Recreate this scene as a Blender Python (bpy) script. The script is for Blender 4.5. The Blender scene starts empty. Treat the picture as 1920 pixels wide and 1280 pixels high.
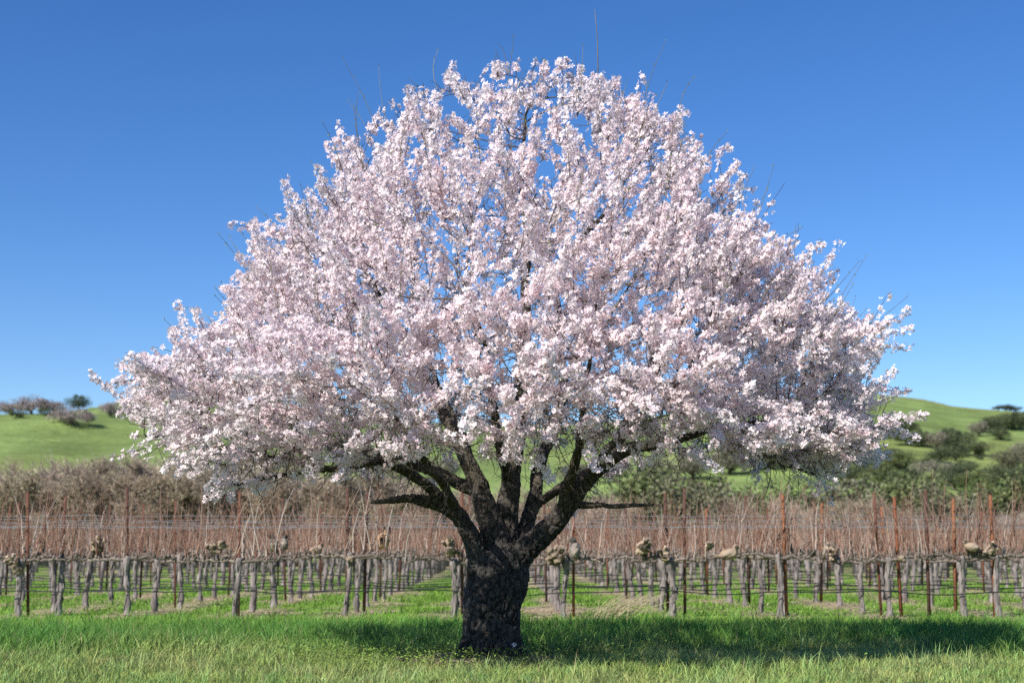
import bpy, math, random
import numpy as np
from mathutils import Vector

rng = np.random.default_rng(7)
random.seed(7)
sc = bpy.context.scene
COL = sc.collection

# ------------------------------------------------------------------ camera
F = 50.0 / 36.0 * 1920.0          # focal length in photograph pixels
CAM_Z = 1.35
PITCH = math.atan(375.0 / F)
cam = bpy.data.cameras.new('camera')
cam.lens = 50.0
cam.sensor_width = 36.0
cam.clip_start = 0.1
cam.clip_end = 9000.0
cam.dof.use_dof = True
cam.dof.focus_distance = 15.8
cam.dof.aperture_fstop = 1.5
cam_o = bpy.data.objects.new('camera', cam)
cam_o.location = (0, 0, CAM_Z)
cam_o.rotation_euler = (math.pi / 2 + PITCH, 0, 0)
COL.objects.link(cam_o)
sc.camera = cam_o

# ------------------------------------------------------------------ light
SUN_EL = math.radians(40)
SUN_AZ = math.radians(180 + 42)     # clockwise from +Y: behind the camera, to its left
world = bpy.data.worlds.new('World')
sc.world = world
world.use_nodes = True
wn = world.node_tree
wn.nodes.clear()
sky = wn.nodes.new('ShaderNodeTexSky')
sky.sky_type = 'NISHITA'
sky.sun_disc = False
sky.sun_elevation = SUN_EL
sky.sun_rotation = SUN_AZ
sky.altitude = 100
sky.air_density = 0.9
sky.dust_density = 0.0
sky.ozone_density = 5.0
bg = wn.nodes.new('ShaderNodeBackground')
bg.inputs['Strength'].default_value = 0.105
wo = wn.nodes.new('ShaderNodeOutputWorld')
hsv = wn.nodes.new('ShaderNodeHueSaturation')
hsv.inputs['Saturation'].default_value = 1.22
hsv.inputs['Hue'].default_value = 0.509
hsv.inputs['Value'].default_value = 0.96
wn.links.new(sky.outputs[0], hsv.inputs['Color'])
wn.links.new(hsv.outputs[0], bg.inputs['Color'])
wn.links.new(bg.outputs[0], wo.inputs['Surface'])

sun = bpy.data.lights.new('sun', 'SUN')
sun.energy = 4.9
sun.angle = math.radians(0.5)
sun.color = (1.0, 0.95, 0.88)
sun_o = bpy.data.objects.new('sun', sun)
to_sun = Vector((math.sin(SUN_AZ) * math.cos(SUN_EL), math.cos(SUN_AZ) * math.cos(SUN_EL), math.sin(SUN_EL)))
sun_o.rotation_euler = to_sun.to_track_quat('Z', 'Y').to_euler()
sun_o.location = to_sun * 60
COL.objects.link(sun_o)

sc.view_settings.view_transform = 'Standard'
sc.view_settings.look = 'None'
sc.view_settings.exposure = 0.52
sc.view_settings.gamma = 1.0
sc.view_settings.use_curve_mapping = False
sc.render.engine = 'CYCLES'
sc.cycles.use_denoising = False
sc.cycles.use_adaptive_sampling = True
sc.cycles.adaptive_threshold = 0.01
sc.cycles.max_bounces = 8
sc.cycles.diffuse_bounces = 5
sc.cycles.transmission_bounces = 4
sc.cycles.glossy_bounces = 2
sc.cycles.caustics_reflective = False
sc.cycles.caustics_refractive = False


# ------------------------------------------------------------------ photograph pixel -> world
def ray(px, py):
    u = (px - 960.0) / F
    v = (640.0 - py) / F
    c, s = math.cos(PITCH), math.sin(PITCH)
    return np.array([u, c - s * v, s + c * v])


def at(px, py, Y):
    d = ray(px, py)
    return np.array([0, 0, CAM_Z]) + d * (Y / d[1])


def smooth(a, b, x):
    t = np.clip((np.asarray(x, float) - a) / (b - a), 0, 1)
    return t * t * (3 - 2 * t)


# ------------------------------------------------------------------ numpy noise
def _hash(ix, iy, iz, seed):
    h = (ix.astype(np.int64) * 374761393 + iy.astype(np.int64) * 668265263 + iz.astype(np.int64) * 2147483647 + seed * 974634777) & 0xFFFFFFFF
    h = ((h ^ (h >> 13)) * 1274126177) & 0xFFFFFFFF
    return ((h ^ (h >> 16)) & 0xFFFFFF) / float(0xFFFFFF)


def vnoise(p, seed=0):
    p = np.asarray(p, float)
    i = np.floor(p).astype(np.int64)
    f = p - i
    f = f * f * (3 - 2 * f)
    out = np.zeros(len(p))
    for dx in (0, 1):
        for dy in (0, 1):
            for dz in (0, 1):
                w = (f[:, 0] if dx else 1 - f[:, 0]) * (f[:, 1] if dy else 1 - f[:, 1]) * (f[:, 2] if dz else 1 - f[:, 2])
                out += w * _hash(i[:, 0] + dx, i[:, 1] + dy, i[:, 2] + dz, seed)
    return out


def fbm(p, seed=0, octaves=3):
    a, s, t = 0.5, np.zeros(len(p)), 0
    for k in range(octaves):
        s += a * vnoise(np.asarray(p) * 2 ** k, seed + k)
        t += a
        a *= 0.5
    return s / t


def worley(p, seed=0):
    i = np.floor(p).astype(np.int64)
    f1 = np.full(len(p), 9.0)
    f2 = np.full(len(p), 9.0)
    for dx in (-1, 0, 1):
        for dy in (-1, 0, 1):
            for dz in (-1, 0, 1):
                c = i + np.array([dx, dy, dz])
                q = np.stack([c[:, k] + _hash(c[:, 0], c[:, 1], c[:, 2], seed + 11 * k) for k in range(3)], 1)
                d = np.linalg.norm(p - q, axis=1)
                m = d < f1
                f2 = np.where(m, f1, np.minimum(f2, d))
                f1 = np.where(m, d, f1)
    return f1, f2


# ------------------------------------------------------------------ mesh helpers
def mesh_np(name, verts, faces, mat=None, col=None, smooth_shade=False):
    """faces: list of (M,k) int arrays"""
    if not isinstance(faces, (list, tuple)):
        faces = [faces]
    me = bpy.data.meshes.new(name)
    verts = np.ascontiguousarray(verts, dtype=np.float32)
    me.vertices.add(len(verts))
    me.vertices.foreach_set('co', verts.ravel())
    loops = np.concatenate([np.asarray(f, np.int32).ravel() for f in faces])
    tot = np.concatenate([np.full(len(f), np.asarray(f).shape[1], np.int32) for f in faces])
    st = np.zeros(len(tot), np.int32)
    st[1:] = np.cumsum(tot)[:-1]
    me.loops.add(len(loops))
    me.loops.foreach_set('vertex_index', loops)
    me.polygons.add(len(tot))
    me.polygons.foreach_set('loop_start', st)
    me.polygons.foreach_set('loop_total', tot)
    if col is not None:
        a = me.color_attributes.new('Col', 'FLOAT_COLOR', 'POINT')
        c = np.ones((len(verts), 4), np.float32)
        c[:, :3] = col
        a.data.foreach_set('color', c.ravel())
    me.update(calc_edges=True)
    me.validate()
    if smooth_shade:
        me.polygons.foreach_set('use_smooth', np.ones(len(tot), bool))
    if mat:
        me.materials.append(mat)
    return me


def link(name, data, parent=None, **props):
    o = bpy.data.objects.new(name, data)
    COL.objects.link(o)
    if parent is not None:
        o.parent = parent
    for k, v in props.items():
        o[k] = v
    return o


def empty(name, loc, **props):
    o = link(name, None, **props)
    o.location = loc
    o.empty_display_size = 0.2
    return o


def unit(v):
    return v / np.maximum(np.linalg.norm(v, axis=-1, keepdims=True), 1e-9)


def tubes(P, R, S=4):
    """batch of tubes: P (T,n,3), R (T,n) -> verts, quads"""
    P = np.asarray(P, float)
    R = np.asarray(R, float)
    T, n, _ = P.shape
    tan = np.empty_like(P)
    tan[:, 1:-1] = P[:, 2:] - P[:, :-2]
    tan[:, 0] = P[:, 1] - P[:, 0]
    tan[:, -1] = P[:, -1] - P[:, -2]
    tan = unit(tan)
    mean = unit(P[:, -1] - P[:, 0])
    ref = np.where(np.abs(mean[:, 2:3]) < 0.8, np.array([[0, 0, 1.0]]), np.array([[1.0, 0.13, 0]]))
    ref = np.repeat(ref[:, None, :], n, 1)
    a = unit(np.cross(tan, ref))
    b = np.cross(tan, a)
    ang = np.arange(S) * 2 * math.pi / S
    V = P[:, :, None, :] + R[:, :, None, None] * (a[:, :, None, :] * np.cos(ang)[None, None, :, None] + b[:, :, None, :] * np.sin(ang)[None, None, :, None])
    idx = np.arange(T * n * S).reshape(T, n, S)
    q = np.stack([idx[:, :-1, :], np.roll(idx, -1, 2)[:, :-1, :], np.roll(idx, -1, 2)[:, 1:, :], idx[:, 1:, :]], -1).reshape(-1, 4)
    return V.reshape(-1, 3), q


class MB:
    """collects pieces of one mesh"""
    def __init__(self):
        self.v, self.f, self.c, self.n = [], {}, [], 0

    def add(self, v, f, col=(1, 1, 1)):
        v = np.asarray(v, float).reshape(-1, 3)
        f = np.asarray(f)
        self.v.append(v)
        self.f.setdefault(f.shape[1], []).append(f + self.n)
        c = np.asarray(col, float)
        self.c.append(np.tile(c, (len(v), 1)) if c.ndim == 1 else c)
        self.n += len(v)

    def tube(self, pts, rad, S=6, col=(1, 1, 1), caps=True):
        pts = np.asarray(pts, float)
        rad = np.asarray(rad, float)
        if rad.ndim == 0:
            rad = np.full(len(pts), float(rad))
        v, q = tubes(pts[None], rad[None], S)
        base = self.n
        self.add(v, q, col)
        if caps:
            n = len(pts)
            self.f.setdefault(S, []).append(np.array([np.arange(S)[::-1], np.arange(S) + (n - 1) * S]) + base)

    def batch(self, P, R, S=3, col=(1, 1, 1)):
        v, q = tubes(P, R, S)
        c = np.asarray(col, float)
        if c.ndim == 2:
            c = np.repeat(c, len(v) // len(c), 0)
        self.add(v, q, c)

    def mesh(self, name, mat, smooth_shade=False):
        return mesh_np(name, np.concatenate(self.v), [np.concatenate(x) for x in self.f.values()], mat, np.concatenate(self.c), smooth_shade)


def remeshed(name, mb, mat, voxel, smooth_it=2):
    me0 = mb.mesh(name + '_raw', None)
    o = link(name + '_raw', me0)
    m = o.modifiers.new('r', 'REMESH')
    m.mode = 'VOXEL'
    m.voxel_size = voxel
    if smooth_it:
        s = o.modifiers.new('s', 'SMOOTH')
        s.iterations = smooth_it
        s.factor = 0.5
    dg = bpy.context.evaluated_depsgraph_get()
    me = bpy.data.meshes.new_from_object(o.evaluated_get(dg))
    bpy.data.objects.remove(o)
    bpy.data.meshes.remove(me0)
    me.name = name
    me.materials.clear()
    if mat:
        me.materials.append(mat)
    return me


def get_co(me):
    a = np.empty(len(me.vertices) * 3, np.float32)
    me.vertices.foreach_get('co', a)
    return a.reshape(-1, 3).astype(float)


def get_no(me):
    a = np.empty(len(me.vertices) * 3, np.float32)
    me.vertices.foreach_get('normal', a)
    return a.reshape(-1, 3).astype(float)


def set_co(me, co):
    me.vertices.foreach_set('co', np.ascontiguousarray(co, dtype=np.float32).ravel())
    me.update()


def set_col(me, col):
    a = me.color_attributes.get('Col') or me.color_attributes.new('Col', 'FLOAT_COLOR', 'POINT')
    c = np.ones((len(me.vertices), 4), np.float32)
    c[:, :3] = col
    a.data.foreach_set('color', c.ravel())


# ------------------------------------------------------------------ materials
def material(name, color=(1, 1, 1), attr=True, rough=0.8, noise=0.0, scale=8.0, stretch=(1, 1, 1), trans=0.0, bump=0.0, bump_scale=20.0, spec=0.2, voronoi=False, dist=0.01):
    m = bpy.data.materials.new(name)
    m.use_nodes = True
    nt = m.node_tree
    N, L = nt.nodes, nt.links
    N.clear()
    out = N.new('ShaderNodeOutputMaterial')
    bs = N.new('ShaderNodeBsdfPrincipled')
    bs.inputs['Roughness'].default_value = rough
    bs.inputs['Specular IOR Level'].default_value = spec
    tc = N.new('ShaderNodeTexCoord')
    mp = N.new('ShaderNodeMapping')
    mp.inputs['Scale'].default_value = stretch
    L.new(tc.outputs['Object'], mp.inputs['Vector'])
    rgb = N.new('ShaderNodeRGB')
    rgb.outputs[0].default_value = (*color, 1)
    c = rgb.outputs[0]
    if attr:
        at_ = N.new('ShaderNodeAttribute')
        at_.attribute_name = 'Col'
        mx = N.new('ShaderNodeMix')
        mx.data_type = 'RGBA'
        mx.blend_type = 'MULTIPLY'
        mx.inputs[0].default_value = 1
        L.new(at_.outputs['Color'], mx.inputs[6])
        L.new(c, mx.inputs[7])
        c = mx.outputs[2]
    if noise > 0:
        nz = N.new('ShaderNodeTexNoise')
        nz.inputs['Scale'].default_value = scale
        nz.inputs['Detail'].default_value = 5
        nz.inputs['Roughness'].default_value = 0.65
        L.new(mp.outputs[0], nz.inputs['Vector'])
        mr = N.new('ShaderNodeMapRange')
        mr.inputs[1].default_value = 0.3
        mr.inputs[2].default_value = 0.7
        mr.inputs[3].default_value = 1 - noise
        mr.inputs[4].default_value = 1 + noise
        L.new(nz.outputs['Fac'], mr.inputs[0])
        mx = N.new('ShaderNodeMix')
        mx.data_type = 'RGBA'
        mx.blend_type = 'MULTIPLY'
        mx.inputs[0].default_value = 1
        L.new(c, mx.inputs[6])
        L.new(mr.outputs[0], mx.inputs[7])
        c = mx.outputs[2]
    L.new(c, bs.inputs['Base Color'])
    if bump > 0:
        if voronoi:
            bt = N.new('ShaderNodeTexVoronoi')
            bt.feature = 'DISTANCE_TO_EDGE'
            bt.inputs['Scale'].default_value = bump_scale
            bo = bt.outputs['Distance']
        else:
            bt = N.new('ShaderNodeTexNoise')
            bt.inputs['Scale'].default_value = bump_scale
            bt.inputs['Detail'].default_value = 6
            bo = bt.outputs['Fac']
        L.new(mp.outputs[0], bt.inputs['Vector'])
        bp = N.new('ShaderNodeBump')
        bp.inputs['Strength'].default_value = bump
        bp.inputs['Distance'].default_value = dist
        L.new(bo, bp.inputs['Height'])
        L.new(bp.outputs[0], bs.inputs['Normal'])
    sh = bs.outputs[0]
    if trans > 0:
        tr = N.new('ShaderNodeBsdfTranslucent')
        L.new(c, tr.inputs['Color'])
        ms = N.new('ShaderNodeMixShader')
        ms.inputs[0].default_value = trans
        L.new(sh, ms.inputs[1])
        L.new(tr.outputs[0], ms.inputs[2])
        sh = ms.outputs[0]
    L.new(sh, out.inputs['Surface'])
    return m


M_PETAL = material('petal', rough=0.7, trans=0.42, spec=0.1)
M_BARK = material('almond_bark', rough=0.62, noise=0.3, scale=30, stretch=(1, 1, 0.5), bump=0.9, bump_scale=55, voronoi=True, dist=0.022, spec=0.4)
M_TWIG = material('almond_twig', rough=0.75, noise=0.3, scale=10, spec=0.25)
M_GRASS = material('grass_blade', rough=0.55, trans=0.35, spec=0.3)
M_GROUND = material('ground_soil', rough=0.95, noise=0.35, scale=6, bump=0.5, bump_scale=30, dist=0.03, spec=0.05)
M_HILL = material('hill_turf', rough=0.95, noise=0.28, scale=0.11, stretch=(1, 1, 3), bump=0.7, bump_scale=0.5, dist=0.9, spec=0.05)
M_VBARK = material('vine_bark', rough=0.9, noise=0.45, scale=16, stretch=(1, 1, 0.25), bump=0.9, bump_scale=36, dist=0.02, spec=0.1)
M_CANE = material('vine_cane', rough=0.7, spec=0.2)
M_RUST = material('rusted_steel', rough=0.85, noise=0.4, scale=22, bump=0.4, bump_scale=60, dist=0.004, spec=0.3)
M_HOSE = material('black_hose', rough=0.5, spec=0.4)
M_WIRE = material('galvanised_wire', rough=0.45, spec=0.5)
M_STRAW = material('straw', rough=0.8, spec=0.2, trans=0.1)
M_WOOD = material('cut_wood', rough=0.8, noise=0.2, scale=18, bump=0.4, bump_scale=40, dist=0.006)
M_BIRD = material('feathers', rough=0.85, noise=0.2, scale=30, bump=0.4, bump_scale=70, dist=0.004)
M_BARETREE = material('bare_tree_bark', rough=0.9, spec=0.1)
M_LEAF = material('oak_leaf', rough=0.6, trans=0.15, spec=0.3)

# ------------------------------------------------------------------ layout numbers
TREE_Y = 16.9
ROW_Y0, ROW_DY = 26.0, 2.05
COL_X0, COL_DX = -4.95, 1.96
N_ROWS = 22
ROWS_AS_THINGS = 17


def col_x(i, Y):
    return COL_X0 + COL_DX * i - 0.0056 * (Y - ROW_Y0)


vines = []                      # (row, col, x, y, extra)
for k in range(N_ROWS):
    Y = ROW_Y0 + ROW_DY * k
    lim = Y * 0.365 + 0.9
    for i in range(-20, 26):
        x = col_x(i, Y)
        if abs(x) < lim:
            jx, jy = rng.normal(0, 0.03), rng.normal(0, 0.07)
            vines.append([k, i, x + jx, Y + jy])
for px, py in ((1800, 1163), (1474, 1158), (107, 1156)):
    p = at(px, py, 26.2)
    vines.append([0, None, p[0], 26.0 + rng.uniform(-0.1, 0.5)])
vxy = np.array([[v[2], v[3]] for v in vines])


def ground_z(x, y):
    x, y = np.asarray(x, float), np.asarray(y, float)
    p = np.stack([x * 0.5, y * 0.5, np.zeros_like(x)], -1).reshape(-1, 3)
    return ((vnoise(p, 5) - 0.5) * 0.09 * smooth(5, 12, y.ravel()) * smooth(90, 60, y.ravel())).reshape(x.shape)


def bare_mask(x, y):
    """how much straw and dry soil shows at a place in the vineyard"""
    x, y = np.asarray(x, float), np.asarray(y, float)
    k = np.clip(np.round((y - ROW_Y0) / ROW_DY), 0, N_ROWS - 1)
    yy = ROW_Y0 + k * ROW_DY
    i = np.round((x - COL_X0 + 0.0056 * (yy - ROW_Y0)) / COL_DX)
    xx = COL_X0 + i * COL_DX - 0.0056 * (yy - ROW_Y0)
    dx = np.abs(x - xx)
    p = np.stack([x * 1.3, y * 0.8, np.zeros_like(x)], -1).reshape(-1, 3)
    n = fbm(p, 21, 3).reshape(x.shape)
    m = smooth(0.75, 0.1, dx + (n - 0.5) * 1.9) * smooth(24.6, 25.6, y + (n - 0.5) * 3)
    p2 = np.stack([x * 0.35, y * 0.5, np.zeros_like(x)], -1).reshape(-1, 3)
    return np.clip(m * (0.35 + 0.9 * vnoise(p2, 33).reshape(x.shape)), 0, 1)


# ------------------------------------------------------------------ ground sheet
xs = np.concatenate([[-4000, -1500, -600, -250, -120, -70], np.arange(-40, 40.01, 0.4), [70, 120, 250, 600, 1500, 4000]])
ys = np.concatenate([[-400, -100, -30, -8, 2, 8], np.arange(11, 75, 0.4), [85, 100, 130, 200, 400, 1000, 2500, 6000]])
GX, GY = np.meshgrid(xs, ys)
gz = ground_z(GX, GY)
gv = np.stack([GX, GY, gz], -1).reshape(-1, 3)
nx, ny = len(xs), len(ys)
ii = np.arange(nx * ny).reshape(ny, nx)
gq = np.stack([ii[:-1, :-1], ii[:-1, 1:], ii[1:, 1:], ii[1:, :-1]], -1).reshape(-1, 4)
bm_ = bare_mask(GX, GY).ravel()[:, None]
gp = gv.copy()
gp[:, 2] = 0
gn = fbm(gp * 0.9, 3)[:, None]
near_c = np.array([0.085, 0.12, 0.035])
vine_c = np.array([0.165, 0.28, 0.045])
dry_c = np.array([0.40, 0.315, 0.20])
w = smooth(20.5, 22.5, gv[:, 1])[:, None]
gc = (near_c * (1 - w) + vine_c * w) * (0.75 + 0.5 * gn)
gc = gc * (1 - bm_) + dry_c * bm_
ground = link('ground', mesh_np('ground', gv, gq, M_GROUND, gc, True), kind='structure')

# ------------------------------------------------------------------ hills
SKY_X = np.array([-900, -200, 0, 60, 120, 180, 240, 300, 420, 560, 700, 850, 1000, 1150, 1300, 1450, 1560, 1650, 1690, 1740, 1790, 1840, 1920, 2100, 2900])
SKY_Y = np.array([790, 776, 770, 769, 766, 756, 743, 738, 742, 760, 778, 790, 795, 785, 765, 745, 737, 734, 739, 745, 757, 762, 768, 780, 800])
CREST = np.array([290, 290, 290, 290, 300, 340, 380, 400, 380, 360, 350, 350, 360, 380, 400, 420, 430, 440, 440, 440, 430, 430, 430, 430, 430.])


def hill_h(X, Y):
    X, Y = np.asarray(X, float), np.asarray(Y, float)
    px = 960 + X / Y * F * 1.0
    v = (640 - np.interp(px, SKY_X, SKY_Y)) / F
    c, s = math.cos(PITCH), math.sin(PITCH)
    tanE = (s + c * v) / (c - s * v)
    Rc = np.interp(px, SKY_X, CREST)
    t = np.clip((Y - 88) / (Rc - 88), 0, 1)
    # a rounded crest: rises steadily, eases off at the top
    rise = t ** 1.15
    h = (CAM_Z + tanE * Rc) * rise
    over = np.clip((Y - Rc) / 400, 0, 1)
    h = h * (1 - 0.75 * over * over * (3 - 2 * over) - 0.3 * np.clip((Y - Rc) / 120, 0, 1) * (1 - over))
    q = np.stack([X / 38, Y / 38, np.zeros_like(X)], -1).reshape(-1, 3)
    lump = (fbm(q, 71, 3).reshape(X.shape) - 0.5) * 5.0 * smooth(0.05, 0.35, t) * smooth(1.0, 0.8, t)
    return h + lump - 0.6


hx = np.linspace(-0.75, 0.75, 230)
hy = np.concatenate([np.linspace(84, 470, 150), np.linspace(485, 900, 20)])
HU, HY = np.meshgrid(hx, hy)
HX = HU * HY
HZ = hill_h(HX, HY)
hv = np.stack([HX, HY, HZ], -1).reshape(-1, 3)
ii = np.arange(HX.size).reshape(HX.shape)
hq = np.stack([ii[:-1, :-1], ii[:-1, 1:], ii[1:, 1:], ii[1:, :-1]], -1).reshape(-1, 4)
q2 = hv / 22.0
q2[:, 2] = 0
n1 = fbm(q2, 41, 4)[:, None]
n2 = fbm(q2 * 0.28, 47, 3)[:, None]
hc = np.array([0.165, 0.225, 0.070]) * (0.55 + 0.9 * n1)
yel = np.array([0.25, 0.27, 0.085])
hc = hc * (1 - 0.55 * smooth(0.42, 0.68, n2)) + yel * 0.55 * smooth(0.42, 0.68, n2)
hills = link('hills', mesh_np('hills', hv, hq, M_HILL, hc, True), kind='structure')


def on_hill(px, py):
    d = ray(px, py)
    Y = np.arange(92, 900, 1.0)
    X = d[0] / d[1] * Y
    Z = CAM_Z + d[2] / d[1] * Y
    H = hill_h(X, Y)
    hit = np.nonzero(H >= Z)[0]
    k = hit[0] if len(hit) else int(np.argmax(H / Y))
    return np.array([X[k], Y[k], H[k]])


# ================================================================== ALMOND TREE
TC = at(945, 700, TREE_Y)
TX = TC[0]
left_px = [(935, 92), (850, 122), (745, 160), (670, 205), (605, 255), (578, 300), (540, 345), (500, 395), (440, 450), (405, 500), (385, 560), (352, 600), (330, 650), (250, 675), (222, 710), (232, 760), (215, 800), (245, 850), (360, 890), (380, 940)]
right_px = [(945, 92), (1125, 105), (1205, 135), (1232, 190), (1312, 222), (1335, 290), (1395, 335), (1450, 368), (1455, 420), (1475, 460), (1555, 490), (1608, 565), (1592, 600), (1665, 640), (1660, 720), (1690, 790), (1705, 850), (1600, 890), (1540, 910)]


def prof(lst, sgn):
    zs, rs = [], []
    for x, y in lst:
        p = at(x, y, TREE_Y)
        zs.append(p[2] - 0.22 * float(smooth(4.5, 7.2, p[2])))
        rs.append(sgn * (p[0] - TX))
    o = np.argsort(zs)
    return np.array(zs)[o], np.array(rs)[o]


ZL, RL = prof(left_px, -1)
ZR, RR = prof(right_px, 1)
DEPTH_F, DEPTH_B = 0.80, 0.80


def env(P):
    """normalised radius in the crown, and height above its underside"""
    dx = P[:, 0] - TX
    dy = P[:, 1] - TREE_Y
    dyn = dy / np.where(dy < 0, DEPTH_F, DEPTH_B)
    r = np.hypot(dx, dyn)
    c = dx / np.maximum(r, 1e-6)
    wr = 0.5 + 0.5 * c
    rl = np.interp(P[:, 2], ZL, RL)
    rr = np.interp(P[:, 2], ZR, RR)
    q = unit(np.stack([dx, dyn, (P[:, 2] - 2.8) * 1.1], 1))
    lobes = fbm(q * 5.0 + 7.7, 131, 2)
    R = np.maximum(wr * rr + (1 - wr) * rl, 0.05) * (0.755 + 0.40 * lobes) * np.interp(P[:, 2], [2.4, 3.6, 5.0, 7.0], [1.02, 1.0, 0.945, 0.93])
    zb = np.interp(r, [0, 1.5, 2.6, 3.3, 3.9, 4.7], [2.85, 2.72, 2.46, 2.08, 1.84, 2.2]) + 0.14 * smooth(1.2, 3.0, dx) - 0.06 * smooth(-2, -3.5, dx)
    return r / R, P[:, 2] - zb, r


tree = empty('almond_tree', (0, 0, 0), label='wide old almond tree covered in pale pink blossom, standing in the grass', category='tree')
base = at(917, 1235, TREE_Y)

PXM = F / TREE_Y


def limb(pts):
    """pts: (px, py, dy, half width in px)"""
    P = np.array([at(a, b, TREE_Y + c) for a, b, c, d in pts])
    R = np.array([d / F * (TREE_Y + c) for a, b, c, d in pts]) * (1.0 if pts[0][1] > 1200 else 0.81)
    # smooth resample (Catmull-Rom by linear param)
    d = np.concatenate([[0], np.cumsum(np.linalg.norm(np.diff(P, axis=0), axis=1))])
    n = max(4, int(d[-1] / 0.1))
    t = np.linspace(0, d[-1], n)
    Q = np.stack([np.interp(t, d, P[:, k]) for k in range(3)], 1)
    r = np.interp(t, d, R)
    for _ in range(3):
        Q[1:-1] = 0.5 * Q[1:-1] + 0.25 * (Q[:-2] + Q[2:])
        r[1:-1] = 0.5 * r[1:-1] + 0.25 * (r[:-2] + r[2:])
    w_ = np.sin(np.linspace(0, math.pi, n))[:, None]
    Q = Q + w_ * (np.stack([vnoise(Q * 3.1, 91 + k) + .5 * vnoise(Q * 8, 95 + k) for k in range(3)], 1) - 0.75) * 0.075
    return Q, r


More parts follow.
